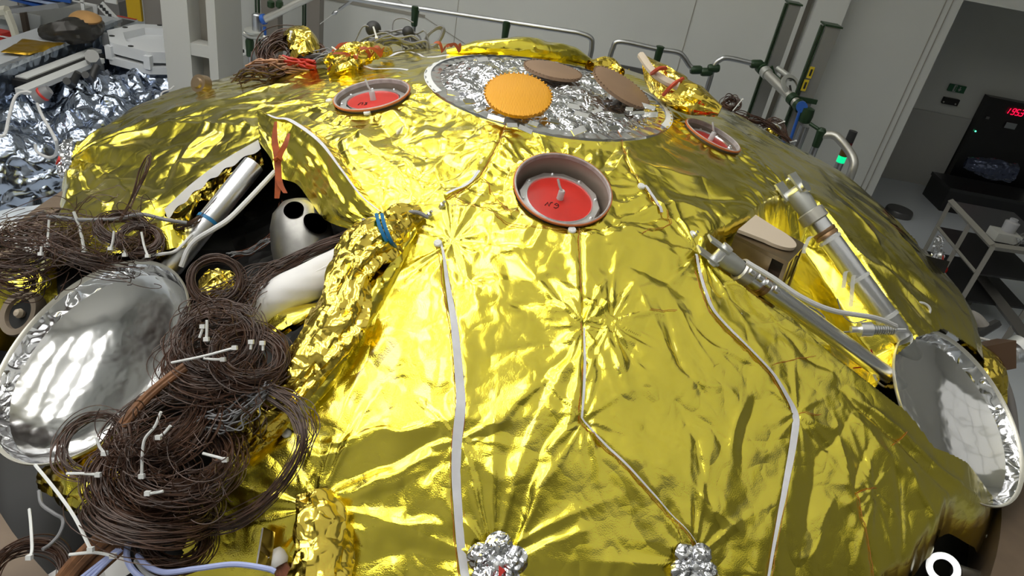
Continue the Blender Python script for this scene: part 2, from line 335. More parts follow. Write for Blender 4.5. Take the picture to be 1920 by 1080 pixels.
# long creases pressed into the foil: x0 y0 x1 y1 half-width(px) height(mm, minus = groove)
CR = [
 (1092, 785, 960, 1010, 16, 14), (1080, 640, 905, 660, 12, -9), (1085, 600, 990, 560, 9, 10), (1085, 612, 985, 590, 9, -8),
 (1085, 620, 1020, 650, 10, 10), (1080, 640, 1000, 720, 9, -12), (1092, 660, 940, 790, 13, 12), (1040, 700, 960, 790, 12, -10),
 (1120, 600, 1160, 540, 6, 8), (1145, 600, 1190, 555, 7, 8), (1145, 605, 1185, 720, 10, 12), (1150, 605, 1240, 690, 9, -8), (1140, 598, 1100, 560, 6, 8),
 (1145, 598, 1130, 520, 6, 8), (1150, 600, 1200, 590, 6, 7), (1130, 620, 1120, 720, 8, -8),
 (1060, 800, 935, 1030, 10, -12), (1030, 900, 940, 1035, 8, 10), (920, 1035, 890, 900, 10, -9), (1000, 1030, 1120, 960, 14, 9),
 (860, 790, 560, 860, 12, 11), (840, 850, 640, 930, 11, 12), (840, 820, 620, 900, 9, -10), (850, 870, 700, 930, 9, -9), (600, 822, 830, 812, 6, 8),
 (580, 840, 540, 905, 12, -8), (660, 930, 830, 880, 8, 9), (640, 990, 850, 1000, 26, 12), (650, 1050, 860, 1030, 16, -10),
 (900, 540, 1060, 500, 14, 11), (930, 560, 1070, 560, 10, -9), (840, 480, 1060, 470, 12, 9), (850, 510, 1080, 520, 9, -8), (1100, 470, 1280, 470, 9, 7), (1110, 500, 1260, 520, 8, -7), (1110, 455, 1270, 440, 7, 8),
 (1195, 540, 1265, 660, 4, 5), (1230, 570, 1300, 700, 4, -5), (1260, 560, 1350, 700, 4, 5), (1290, 590, 1390, 720, 5, 6), (1240, 600, 1340, 760, 7, -7), (1330, 640, 1440, 720, 4, 6),
 (1280, 760, 1380, 860, 14, -9), (1300, 700, 1400, 760, 9, 8), (1260, 720, 1360, 1010, 10, -8), (1280, 900, 1400, 1000, 12, 10), (1400, 760, 1370, 840, 12, 13), (1420, 770, 1395, 880, 10, -8),
 (1600, 770, 1530, 850, 10, -9), (1560, 760, 1600, 900, 7, 7), (1530, 850, 1490, 1010, 16, -10), (1640, 840, 1600, 940, 8, -8), (1650, 860, 1610, 1050, 8, 8), (1680, 860, 1700, 1030, 9, -9), (1700, 880, 1760, 1020, 9, 8), (1560, 930, 1500, 1060, 10, 9), (1580, 760, 1700, 900, 9, 10), (1560, 720, 1780, 920, 8, -12), (1600, 740, 1810, 930, 7, 11), (1640, 790, 1830, 960, 7, -9), (1700, 850, 1850, 960, 7, 9),
 (1490, 770, 1600, 790, 7, 7), (1500, 800, 1560, 830, 8, -6),
 # upper left panel
 (640, 240, 790, 330, 14, 12), (660, 260, 790, 330, 9, -10), (790, 330, 900, 250, 12, 9), (700, 230, 800, 300, 9, -8), (800, 290, 920, 270, 6, -8), (790, 325, 740, 300, 8, 9), (800, 350, 895, 300, 10, 10), (820, 340, 900, 280, 8, -8), (690, 280, 780, 370, 10, 11), (640, 270, 720, 390, 8, 12), (720, 350, 820, 370, 9, -8), (860, 200, 830, 290, 10, 8), (900, 220, 860, 300, 9, -7),
 # round the front port
 (900, 270, 980, 300, 7, 8), (905, 300, 970, 320, 7, -8), (890, 330, 965, 345, 7, 8), (930, 260, 990, 300, 6, 8), (900, 390, 1000, 410, 7, 8), (870, 370, 990, 420, 6, -8), (1000, 425, 1090, 438, 6, 9), (1150, 420, 1270, 380, 7, 10), (1120, 430, 1300, 405, 6, -9), (1150, 390, 1230, 360, 7, 8), (1140, 330, 1190, 280, 8, 9), (1130, 310, 1170, 260, 7, -8), (1060, 290, 1090, 260, 6, 7), (1010, 290, 1000, 255, 6, 7),
 (850, 385, 960, 415, 6, 8), (1100, 440, 1230, 425, 6, 8),
 # left flank
 (140, 290, 250, 250, 10, 10), (140, 295, 300, 300, 9, -8), (145, 300, 190, 400, 9, 11), (150, 300, 240, 420, 9, -11), (150, 295, 290, 400, 8, 11), (160, 290, 300, 350, 8, -8), (130, 310, 140, 420, 7, 8), (160, 270, 350, 215, 10, 10), (200, 250, 400, 210, 9, -9), (300, 230, 470, 240, 12, 10), (350, 260, 300, 370, 9, -9), (380, 230, 330, 330, 9, 9), (420, 240, 360, 320, 8, -8),
 (450, 175, 560, 150, 8, 10), (440, 195, 570, 170, 8, -8), (470, 200, 560, 185, 7, 9), (500, 165, 600, 128, 9, 9), (460, 225, 480, 240, 6, 8), (540, 200, 640, 215, 5, 7), (560, 215, 640, 235, 5, -7),
 # right upper
 (1170, 290, 1250, 330, 9, 8), (1230, 320, 1330, 330, 12, 10), (1250, 350, 1400, 380, 8, -8), (1240, 375, 1320, 400, 8, 9), (1440, 270, 1560, 330, 6, 8), (1430, 255, 1600, 350, 5, -8), (1400, 240, 1480, 290, 5, 8), (1560, 350, 1680, 460, 6, -9), (1580, 380, 1660, 470, 6, 12), (1620, 380, 1740, 500, 6, 9), (1640, 480, 1760, 560, 9, -9), (1560, 440, 1700, 540, 9, 8), (1690, 540, 1740, 600, 8, -9), (1650, 500, 1730, 570, 8, 8),
 (1480, 430, 1560, 560, 16, -12), (1510, 520, 1640, 600, 10, 10), (1540, 470, 1600, 620, 9, 9), (1350, 520, 1480, 620, 8, 10), (1400, 560, 1560, 690, 7, -9), (1330, 520, 1420, 600, 8, -8),
]
CRW = []
for x0, y0, x1, y1, w, h in CR:
    a = at0(x0, y0); b = at0(x1, y1); dep = proj((a + b) / 2)[2]
    CRW.append((a, b, w * dep / FPX * 1.4, h / 1000 * 1.15))
STARS = [(1094, 606, .22, 9, .010), (1147, 600, .16, 11, .009), (932, 1042, .24, 10, .012), (1300, 1052, .2, 9, .010), (128, 292, .5, 13, .016), (1740, 470, .3, 9, .010), (1495, 775, .12, 7, .006), (850, 445, .2, 8, .009), (1312, 470, .22, 9, .010), (1480, 350, .18, 9, .008), (1640, 915, .14, 8, .006), (592, 948, .18, 10, .010), (860, 825, .13, 7, .007), (1096, 785, .16, 7, .007)]
STW = [(at0(a, b), R, n, h) for a, b, R, n, h in STARS]
HATCHES = []
def surf_n(x, y, e=.05):
    gx = (zf0(np.array(x + e), np.array(y)) - zf0(np.array(x - e), np.array(y))) / (2 * e); gy = (zf0(np.array(x), np.array(y + e)) - zf0(np.array(x), np.array(y - e))) / (2 * e)
    return nrm([-gx, -gy, 1])
for px, py, R in ((1055, 356, .156), (698, 181, .140), (1335, 257, .120)):
    c = at0(px, py); HATCHES.append((c, nrm(surf_n(c[0], c[1], .12)), R))

def wrinkle(x, y):
    r = np.hypot(x, y); h = np.zeros(x.shape)
    left = np.clip(.5 - (x - .25) * .9, 0.0, 1); amp = .46 + .54 * left + .30 * np.clip((y + .1) / .5, 0, 1) * np.clip(x / .4, 0, 1)
    wx = x + .07 * pn(x / .22, y / .22, 3); wy = y + .07 * pn(x / .22, y / .22, 4)
    h += .034 * (facets(wx / .36, wy / .27, 1) * amp)
    wx = wx + .03 * pn(x / .09, y / .09, 5); wy = wy + .03 * pn(x / .09, y / .09, 6)
    m2 = np.clip(.5 + 1.3 * pn(x / .35, y / .35, 12), 0, 1)
    h += .017 * facets(wx / .15, wy / .115, 2) * amp * (.35 + .65 * m2)
    h += .0045 * facets(wx / .055 + 5, wy / .05, 7) * amp * m2
    h += -.006 * np.abs(pn(wx / .20, wy / .20, 8)) * amp
    for a, b, w, hh in CRW:
        L = math.hypot(b[0] - a[0], b[1] - a[1]); R0 = L / 2 + 4 * w
        mk = np.hypot(x - (a[0] + b[0]) / 2, y - (a[1] + b[1]) / 2) < R0
        if not mk.any(): continue
        xx = wx[mk] * .45 + x[mk] * .55; yy = wy[mk] * .45 + y[mk] * .55
        d, t, sg = segd(xx, yy, a, b)
        prof = np.exp(-d / w) * np.clip(1.15 * np.sin(np.clip(t, .03, .97) * math.pi) ** .5, 0, 1)
        h[mk] += hh * prof * np.exp(-(np.clip(d / (3 * w), 0, 9)) ** 2)
    for c, R, n, hh in STW:
        dx = x - c[0]; dy = y - c[1]; d = np.hypot(dx, dy); mk = d < R * 2.2
        th = np.arctan2(dy[mk], dx[mk]); dd = d[mk]
        f = np.abs(np.sin(th * n / 2 + 2.5 * pn(np.cos(th) * 1.7 + c[0] * 9, np.sin(th) * 1.7 + c[1] * 9, 9) + dd * 3))
        h[mk] += .8 * hh * (1 - f * 1.6) * np.clip(dd / (.12 * R), 0, 1) * np.exp(-(dd / R) ** 1.5) - .012 * np.exp(-dd / (.25 * R))
    for s in W_SEAMS:
        d = lined(x, y, s); h += .010 * np.exp(-(d / .05) ** 2) - .008 * np.exp(-d / .008)
        h += .003 * np.exp(-(d / .05)) * pn(x / .03, y / .03, 10)
    # gathered belt where the upper cone meets the lower skirt
    d = np.abs(r - .90 + .02 * pn(x / .3, y / .3, 11)); front = np.exp(-(d / .06) ** 2)
    h += front * (.010 * facets(wx / .09, wy / .035, 13) + .006)
    for c, n, R in HATCHES:
        d = np.hypot(x - c[0], y - c[1]); th = np.arctan2(y - c[1], x - c[0])
        k = np.exp(-((d - R) / .07) ** 2)
        h += k * .006 * np.sin(th * 17 + 3 * pn(np.cos(th) * 3, np.sin(th) * 3 + d * 4, 14)) * np.clip((d - R) / .03, 0, 1)
        h *= np.clip((d - R + .0) / .03, 0.15, 1)
    k = np.clip((r - .5) / .04, 0, 1); h *= k
    return h
def zf(x, y): return zf0(x, y) + recess(x, y)
def zw(x, y): return zf(x, y) + wrinkle(x, y)
def at(px, py, dz=0.0): return at0(px, py, dz, zf)
def on_cover(p, lift=.004):
    x = np.array([p[0]]); y = np.array([p[1]]); return np.array([p[0], p[1], float(zw(x, y)[0]) + lift])
def surf_path(pts, step=.02, lift=.004, jit=0.0, seed=0):
    P = np.array([at0(*p)[:2] for p in pts]); d = np.r_[0, np.cumsum(np.hypot(*np.diff(P, axis=0).T))]
    n = max(3, int(d[-1] / step)); t = np.linspace(0, d[-1], n); x = np.interp(t, d, P[:, 0]); y = np.interp(t, d, P[:, 1])
    rg = np.random.RandomState(seed); x = x + jit * rg.randn(n); y = y + jit * rg.randn(n)
    return np.stack([x, y, zw(x, y) + lift], 1)

# grid in polar coordinates
az = np.concatenate([np.arange(170, 372, 0.22), np.arange(372, 530, 0.6)]) % 360; na = len(az)
NR = 330; tt = np.linspace(0, 1, NR)
azr = np.radians(az)
Redge = 2.02 + .03 * pn(np.cos(azr) * 4, np.sin(azr) * 4, 20) + .015 * pn(np.cos(azr) * 22, np.sin(azr) * 22, 21)
Redge = Redge + .13 * np.clip((az - 324) / 10, 0, 1) * np.clip((348 - az) / 4, 0, 1) - .10 * np.clip((az - 280) / 15, 0, 1) * np.clip((330 - az) / 8, 0, 1)
Redge = np.where((az > 172) & (az < 222), Redge - .05 - .11 * np.clip((az - 186) / 12, 0, 1), Redge)
RR = .485 + (Redge[None] - .485) * tt[:, None]
GX = RR * np.cos(azr); GY = RR * np.sin(azr); GZ = zw(GX, GY)

edge = np.clip((tt - .965) / .035, 0, 1)[:, None]
GZ -= edge ** 1.5 * .10
cx = (GX[:-1] + GX[1:] + np.roll(GX, -1, 1)[:-1] + np.roll(GX, -1, 1)[1:]) / 4; cy = (GY[:-1] + GY[1:] + np.roll(GY, -1, 1)[:-1] + np.roll(GY, -1, 1)[1:]) / 4
HOLEW = [tuple(at0(*p)[:2]) if i not in (4, 5, 6, 7) else None for i, p in enumerate(HOLE)]
for i, q in zip((4, 5, 6, 7), ((-2.45, -.95), (-2.4, -1.9), (-1.6, -2.6), (-.75, -2.5))): HOLEW[i] = q
HOLE2W = [(1.24, -.93), (1.40, -.68), (1.66, -.47), (2.6, -.25), (2.6, -.72), (1.86, -.93), (1.45, -1.03)]
keep = ~inpoly(cx, cy, HOLEW) & ~inpoly(cx, cy, HOLE2W)
for c, n, R in HATCHES:
    v = np.stack([cx - c[0], cy - c[1], zf0(cx, cy) - c[2]], -1); ax = v @ n; keep &= np.linalg.norm(v - ax[..., None] * n, axis=-1) > R + .004
ca = np.degrees(np.arctan2(cy, cx)) % 360; cr = np.hypot(cx, cy)
def seam_az(seam, r):
    P = np.array(L3(seam)); rr = np.hypot(P[:, 0], P[:, 1]); aa = np.degrees(np.arctan2(P[:, 1], P[:, 0])) % 360; o = np.argsort(rr)
    return np.interp(r, rr[o], aa[o])
belt = .90 + .012 * np.sin(np.radians(ca) * 9)
up = cr < belt
A_, B_ = seam_az(SEAM_A, cr), seam_az(SEAM_B, cr); C_, D_, E_, F_ = (seam_az(s, cr) for s in (SEAM_C, SEAM_D, SEAM_E, SEAM_F))
pid = np.zeros(cx.shape, int)
pid[up & (ca >= A_) & (ca < B_)] = 1
pid[up & (ca >= 150) & (ca < A_)] = 2
pid[up & ((ca >= B_) | (ca < 55))] = 3
pid[up & (ca >= 55) & (ca < 150)] = 4
lo = ~up
pid[lo & (ca >= 215) & (ca < C_)] = 5
pid[lo & (ca >= C_) & (ca < D_)] = 6
pid[lo & (ca >= D_) & (ca < E_)] = 7
rec = inpoly(cx, cy, REC)
pid[lo & (ca >= E_)] = 8
pid[lo & (ca < 55)] = 9
pid[lo & (ca >= F_) & (cr > 1.6) & (ca > 290)] = 12
pid[lo & ((ca > 335) )] = 9
pid[lo & (ca >= 55) & (ca < 150)] = 10
pid[lo & (ca >= 150) & (ca < 215)] = 11
pid[rec & lo] = 13
cover = thing('foil_blanket', (0, 0, -1.0), 'large wrinkled gold foil blanket tented over the whole craft', 'blanket')
VX = np.stack([GX, GY, GZ], -1).reshape(-1, 3)
I = np.arange((NR - 1) * na).reshape(NR - 1, na); J = np.roll(np.arange(na), -1)
quad = np.stack([np.arange(NR - 1)[:, None] * na + np.arange(na)[None], np.arange(NR - 1)[:, None] * na + J[None], (np.arange(NR - 1)[:, None] + 1) * na + J[None], (np.arange(NR - 1)[:, None] + 1) * na + np.arange(na)[None]], -1)
def mesh_np(name, V, Q, m, parent=None):
    u, inv = np.unique(Q.ravel(), return_inverse=True); V = V[u]; Q = inv.reshape(Q.shape)
    me = bpy.data.meshes.new(name); me.vertices.add(len(V)); me.vertices.foreach_set('co', V.astype(np.float32).ravel())
    me.loops.add(Q.size); me.loops.foreach_set('vertex_index', Q.astype(np.int32).ravel())
    me.polygons.add(len(Q)); me.polygons.foreach_set('loop_start', np.arange(0, Q.size, 4, dtype=np.int32)); me.polygons.foreach_set('loop_total', np.full(len(Q), 4, np.int32))
    me.materials.append(m); me.update(); me.validate(); me.polygons.foreach_set('use_smooth', [True] * len(Q))
    o = bpy.data.objects.new(name, me); col.objects.link(o)
    if parent is not None: place(o, parent)
    return o
for k in range(1, 14):
    mk = keep & (pid == k)
    if mk.sum() > 5: mesh_np('foil_panel', VX, quad[mk][:, ::-1], GOLD, cover)

# seam tapes (white strips) and stitching
def ribbon(mb, P, w, side=None, thick=0):
    P = np.array(P); T = np.gradient(P, axis=0); S = np.cross(T, [0, 0, 1.0]) if side is None else np.tile(np.array(side, float), (len(P), 1))
    S /= np.maximum(np.linalg.norm(S, axis=1), 1e-9)[:, None]; w = np.full(len(P), w) if np.isscalar(w) else np.array(w)
    mb.grid(np.stack([P - S * w[:, None] / 2, P, P + S * w[:, None] / 2], 1)); return mb
def tape(pts, w, name='seam_tape', m=None, **k):
    P = surf_path(pts, .012, .007); n = len(P); ww = np.interp(np.linspace(0, 1, n), np.linspace(0, 1, len(w)), w) if hasattr(w, '__len__') else w
    kk = np.ones(5) / 5
    for c in range(3): P[2:-2, c] = np.convolve(P[:, c], kk, 'valid')
    P[:, 2] += .004
    return ribbon(MB(), P, ww).build(name, m or TAPE, cover)
tape(SEAM_C, [.006, .011, .018, .022, .024, .027, .024, .022, .022])
tape([(1096, 612), (1096, 700), (1091, 782)], [.005, .008, .006]); tape(SEAM_D[4:], [.006, .009, .007, .003, .002])
tape(SEAM_E, [.009, .011, .014, .012, .014, .022, .020, .016, .010, .007])
tape([(898, 322), (880, 345), (836, 368)], .010); tape([(1208, 352), (1222, 375), (1240, 402)], .012)
tape([(668, 120), (700, 132), (765, 130)], .018); tape([(724, 104), (760, 95), (800, 108), (842, 103)], .014)
def stitches(pts, off, seed):
    rg = np.random.RandomState(seed); P = surf_path(pts, .012, .005, .0012, seed); T = np.gradient(P, axis=0); S = np.cross(T, [0, 0, 1.0]); S /= np.maximum(np.linalg.norm(S, axis=1), 1e-9)[:, None]
    P = P + S * off; return MB().tube(P, .0011, 4).build('stitching', STITCH, cover)
for i, (s, o) in enumerate(((SEAM_A, 0), (SEAM_B, 0), (SEAM_C, -.014), (SEAM_C, .014), (SEAM_D, .006), (SEAM_E, .011), (SEAM_E, -.010), (SEAM_F, 0), ([(870, 352), (850, 375), (960, 420), (1090, 440)], 0), ([(905, 330), (960, 405)], 0), ([(1205, 440), (1260, 420), (1250, 400)], 0), ([(1494, 775), (1540, 778)], 0), ([(1218, 586), (1268, 583)], 0), ([(1450, 685), (1530, 663)], 0), ([(1675, 835), (1700, 812)], 0), ([(1608, 925), (1645, 912)], 0))):
    stitches(s, o, 40 + i)

# ------------------------------------------------------------------ craft body under the cover
stand = thing('support_stand', (0, 0, FLOOR), 'dark drum stand with a tan outer ring carrying the gold craft', 'stand')
A = np.linspace(0, 2 * math.pi, 181); rr_ = np.array([.44, .7, .95, 1.3, 1.6, 1.85])
G = np.stack([np.stack([r * np.cos(A), r * np.sin(A), zf0(r * np.cos(A), r * np.sin(A)) - (.30 if r > .6 else .06) - .05 * r], -1) for r in rr_])
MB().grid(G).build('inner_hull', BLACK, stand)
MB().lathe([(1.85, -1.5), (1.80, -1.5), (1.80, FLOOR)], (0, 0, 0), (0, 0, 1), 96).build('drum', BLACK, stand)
MB().lathe([(1.2, -1.14), (2.10, -1.14), (2.12, -1.18)], (0, 0, 0), (0, 0, 1), 96).build('deck', mat('black_deck', (.012, .012, .013), .35), stand)
MB().lathe([(2.10, -.90), (2.19, -.90), (2.20, -.93), (2.20, -1.22), (2.12, -1.24), (2.10, -1.2), (2.10, -.90)], (0, 0, 0), (0, 0, 1), 128).build('outer_ring', TAN, stand)
for k in range(8):
    a = math.radians(22 + 45 * k); MB().box((1.98 * math.cos(a), 1.98 * math.sin(a), (FLOOR - 1.24) / 2), (.08, .08, -FLOOR - 1.24 + .0)).build('leg', STEEL, stand, False)
for px, py, an in ((1838, 870, .3), (1870, 985, 0.0), (80, 455, .4)):
    c = atz(px, py, -1.0); u = nrm([c[0], c[1], 0]); w = np.cross([0, 0, 1], u)
    MB().prism([c - w * .09 - u * .05, c + w * .09 - u * .05, c + w * .07 + u * .12, c - w * .07 + u * .12], (0, 0, 1), -.02).build('bracket', WHITE, stand, False)

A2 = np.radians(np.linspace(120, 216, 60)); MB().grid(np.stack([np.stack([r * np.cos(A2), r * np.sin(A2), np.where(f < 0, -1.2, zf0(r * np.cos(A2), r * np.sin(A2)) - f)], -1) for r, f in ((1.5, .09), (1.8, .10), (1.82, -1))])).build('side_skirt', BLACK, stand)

# ------------------------------------------------------------------ silver centre cover with its three discs
cc = thing('silver_foil_cover', (0, 0, 0), 'round crumpled silver foil cover in the middle of the craft', 'foil cover')
n1 = 240; rads = np.concatenate([np.linspace(0, .44, 70), np.linspace(.445, .505, 10)]); aa = np.linspace(0, 2 * math.pi, n1 + 1)
X = rads[:, None] * np.cos(aa); Y = rads[:, None] * np.sin(aa)
def bump(x, y, cx, cy, s, h): return h * np.exp(-((x - cx) ** 2 + (y - cy) ** 2) / s ** 2)
dA, dB, dC = atz(972, 176, .085), atz(1037, 130, .07), atz(1166, 162, .085)
Z = .012 + bump(X, Y, dA[0], dA[1] + .10, .12, .03) + bump(X, Y, dB[0], dB[1], .12, .02) + bump(X, Y, dC[0] - .05, dC[1], .10, .01) + bump(X, Y, -.30, .02, .10, .045) + bump(X, Y, .10, -.12, .14, .035)
Z = Z + .034 * facets(X / .12, Y / .10, 31) + .012 * facets(X / .045, Y / .04, 32) + .01
Z = Z * np.clip((.44 - rads[:, None]) / .05, 0, 1) + .004
MB().grid(np.stack([X, Y, Z], -1)[:71]).build('crumpled_foil', SILVER, cc)
Zr = .003 + .004 * np.abs(np.sin(aa * 26 + 2 * np.sin(aa * 5)))[None] * np.clip((rads[70:] - .43) / .02, 0, 1)[:, None]; Zr = np.concatenate([Zr, Zr[-1:] - .02])
Xr = np.concatenate([X[70:], X[-1:] * 1.005]); Yr = np.concatenate([Y[70:], Y[-1:] * 1.005])
MB().grid(np.stack([Xr, Yr, Zr], -1)).build('flange_foil', SILVERS, cc)
def arc_tape(a0, a1, r0, r1, z=.012):
    a = np.radians(np.linspace(a0, a1, 70)); MB().grid(np.stack([np.stack([r * np.cos(a), r * np.sin(a), np.full(70, z - (.008 if i == 1 else 0))], -1) for i, r in enumerate((r0, r1))])).build('edge_tape', WHITE, cc)
arc_tape(-22, 88, .478, .508); arc_tape(92, 215, .482, .508)
rg = np.random.RandomState(5)
for i in range(26):     # bright folded foil tabs
    px, py = [(930, 222), (960, 235), (1000, 232), (985, 243), (1040, 228), (1180, 205), (1195, 212), (1160, 218), (1120, 208), (1215, 200), (1085, 245), (1190, 170), (1100, 170), (1075, 200), (870, 150), (900, 205), (880, 190), (1060, 165), (1150, 240), (1220, 215), (905, 112), (940, 140), (1140, 190), (1090, 215), (1010, 215), (850, 175)][i]
    c = atz(px, py, .045); a = rg.rand() * 1.2 - .3; u = np.array([math.cos(a), math.sin(a), rg.randn() * .15]); w = np.cross(nrm([rg.randn() * .35, -.5, .9]), nrm(u))
    L_, W_ = .014 + .015 * rg.rand(), .007 + .005 * rg.rand()
    MB().box(c, (L_ * 2, W_ * 2, .004), [nrm(u), nrm(w), nrm(np.cross(u, w))]).build('foil_tab', SILVERS, cc)
def disc(c, n, R, m, rimm, label):
    t = thing('antenna_disc', c - nrm(n) * .02, label, 'disc')
    n = nrm(n)
    MB().lathe([(0, .004), (R * .9, .004), (R, 0), (R, -.006)], c, n, 72).build('plate', m, t)
    MB().lathe([(R + .001, -.001), (R + .001, -.012), (R - .02, -.012)], c, n, 72).build('edge_band', rimm, t)
    MB().lathe([(.03, -.012), (.035, -.06)], c, n, 16).build('boss', ALUMAT, t)
    k = MB(); u, w = perp(n)
    for i in range(44):
        a = i * 2 * math.pi / 44; k.box(c + (u * math.cos(a) + w * math.sin(a)) * (R + .001), (.007, .005, .005), [u * math.cos(a) + w * math.sin(a), -u * math.sin(a) + w * math.cos(a), n])
    k.build('edge_stitching', m, t)
disc(dA, (-.02, -.36, .93), .118, AMBER, AMBER, 'orange amber disc facing the camera on the silver foil cover')
disc(dB, (.03, .0, 1), .120, BROWNDISC, BROWNDISC, 'flat brown disc at the back edge of the silver cover')
disc(dC, (.34, -.10, .94), .128, BROWNDISC, BROWNDISC, 'brown disc tilted to the right on the silver cover, half edge-on')

# ------------------------------------------------------------------ red ports
def port(i, c, n, R, label, mark):
    t = thing('round_port', c - n * .1, label, 'port'); u, w = perp(n)
    dd = .050 if i == 0 else .022
    MB().lathe([(R, .008), (R - .004, -.02), (R - .006, -.10), (0, -.10)], c, n, 72).build('well', WELL, t)
    MB().lathe([(R + .007, .006), (R + .006, .011), (R + .003, .012)], c, n, 96).build('orange_rim', mat('orange_rim', (.55, .15, .04), .6), t)
    MB().lathe([(R + .003, .012), (R, .014), (R - .003, .011), (R - .003, -.004)], c, n, 96).build('lip', mat('lip_grey', (.55, .50, .48), .5, 0, noise=(40, .25)), t)
    nn = nrm(n * .8 + np.array([0, 0, .2])); q = c - n * dd; r8 = R * (.88 if i == 0 else .93)
    fl = MB(); 
    fl.lathe([(r8 * .99, -.03), (r8 * 1.0, 0.0), (r8 * .97, .006), (r8 * .80, .006)], q, nn, 12).build('flange', ALUMAT, t, False)
    MB().lathe([(R * .60, -.02), (R * .66, -.012), (R * .68, .007), (R * .70, .012), (R * .70, .004)], q, nn, 64).build('inner_ring', ALU, t)
    MB().lathe([(0, .010), (R * .3, .0095), (R * .62, .008), (R * .68, .0065), (R * .685, .003)], q, nn, 72).build('red_cover', RED, t)
    uu, ww = perp(nn)
    for k in range(8):
        a = k * math.pi / 4 + .3; b = q + (uu * math.cos(a) + ww * math.sin(a)) * r8 * .90
        MB().lathe([(.005, .004), (.005, .010), (.003, .012), (0, .012)], b, nn, 8).build('bolt', ALU, t)
    p0 = q + nn * .01 + uu * .0
    g = MB().lathe([(.012, 0), (.011, .004), (.011, .030), (.008, .034), (0, .034)], p0, nn, 12); pin = g.build('centre_pin', CLEAR, t)
    MB().tube([p0 + nn * .03, p0 + nn * .045 + np.array([-.012, 0, .004]), p0 + nn * .06 + np.array([-.022, .01, .01])], .004, 6).build('pin_tip', CLEAR, pin)
    if mark:   # handwriting
        for st in mark:
            P = [q + nn * .0125 + np.array([1, 0, 0]) * (a * .012 - .045) + nrm(np.cross(nn, [1, 0, 0])) * (b * .012 - .052) for a, b in st]
            P = [p - nn * (((p - q) @ nn) - .0105) for p in P]
            MB().tube(P, .0014, 4).build('ink_mark', INK, t)
MK = [[(0, .2), (.6, 1.6), (1.1, .2), (1.4, 1.7), (2.0, 2.0)], [(3.6, 1.7), (3.0, 2.0), (2.5, 1.4), (3.2, 1.0), (3.7, 1.6), (3.6, .6), (3.0, 0), (2.4, .2)]]
MK2 = [[(0, 0), (.3, 1.6), (1.2, 1.8), (1.2, .2)], [(1.8, 1.8), (2.6, 1.7), (2.2, 1.0), (2.8, .5), (2.0, 0)]]
PL = ['red-covered round port nearest the camera in the front slope', 'red-covered round port on the left slope, seen flat', 'red-covered round port on the right slope, mostly sunk behind its rim']
for i, (c, n, R) in enumerate(HATCHES): port(i, c, n, R, PL[i], [MK, MK2, None][i])

# ------------------------------------------------------------------ crumpled foil lumps
def lump(path, rad, m, name, label=None, cat=None, parent=None, crumple=.25, n=28, seed=1, steps=60, sc=5.0, group=None, flat=1.0, caps=True):
    P = np.array(path, float); d = np.r_[0, np.cumsum(np.linalg.norm(np.diff(P, axis=0), axis=1))]; t = np.linspace(0, d[-1], steps)
    # smooth path
    Q = np.stack([np.interp(t, d, P[:, k]) for k in range(3)], 1)
    for _ in range(4): Q[1:-1] = (Q[:-2] + 2 * Q[1:-1] + Q[2:]) / 4
    R = np.interp(t, np.linspace(0, d[-1], len(rad)), rad)
    T = np.gradient(Q, axis=0); T /= np.linalg.norm(T, axis=1)[:, None]; u = np.cross(T[0], [.1, .2, .97]); u /= np.linalg.norm(u); G = []
    ang = np.arange(n + 1) * 2 * math.pi / n
    for i in range(steps):
        u = u - T[i] * (u @ T[i]); u /= np.linalg.norm(u); w = np.cross(T[i], u)
        q = np.array([np.cos(ang) * sc * .36 + seed * 7.3, np.sin(ang) * sc * .36 + t[i] / max(R.max(), 1e-3) * .42])
        rr = R[i] * (1 + crumple * (1.6 * facets(q[0], q[1], seed) + .9) + crumple * .6 * pn(q[0] * 2.2, q[1] * 2.2, seed + 1))
        G.append(Q[i] + rr[:, None] * (np.cos(ang)[:, None] * u + np.sin(ang)[:, None] * w * flat))
    G = np.array(G); mb = MB().grid(G)
    o = mb.build(name, m, parent, smooth=True)
    if label: tag(o, label, cat, group)
    return o
def flower(px, py, dz, R, label, red=True, spin=0.0, nl=5, up=None):
    c = at0(px, py, dz); n = nrm(surf_n(c[0], c[1])) if up is None else nrm(up); n = nrm(n + .35 * nrm(CAM - c)); u, w = perp(n)
    t = thing('foil_rosette', c, label, 'foil rosette')
    for k in range(nl):
        a = spin + k * 2 * math.pi / nl; q = c + (u * math.cos(a) + w * math.sin(a)) * R * .58
        g = []; aa_ = np.linspace(0, 2 * math.pi, 25)
        for s in np.linspace(0.02, 1, 9):
            x = s * np.cos(aa_); y = s * np.sin(aa_); hh = R * .22 * (1 - s ** 2) + R * .22 * facets(x * 2.2 + k * 5, y * 2.2, 50) + R * .1
            g.append(q + R * .48 * (x[:, None] * u + y[:, None] * w) + hh[:, None] * n)
        MB().grid(np.array(g)).build('lobe', SILVER, t)
    MB().lathe([(0, R * .35), (R * .14, R * .33), (R * .2, R * .1), (R * .2, -.01)], c, n, 12).build('centre_bolt', ALU, t)
    if red: MB().prism([c + n * R * .30 + u * R * .05, c + n * R * .3 + u * R * .28 - w * R * .1, c + n * R * .32 + u * R * .1 - w * R * .42], n, .006).build('red_tag', REDFOIL, t, False)
flower(932, 1058, .02, .075, 'crumpled silver foil rosette at the bottom edge, below the white tape', True, .4)
flower(1300, 1062, .02, .062, 'smaller silver foil rosette at the bottom edge beside the right seam', False, 1.0)
flower(126, 296, .0, .085, 'silver foil rosette with red tag on the left corner of the craft', True, .2, up=(-1, -.4, .3))
flower(1752, 478, -.04, .10, 'silver foil rosette with red tag on the right corner of the craft', True, 2.2, up=(1, -.3, .3))

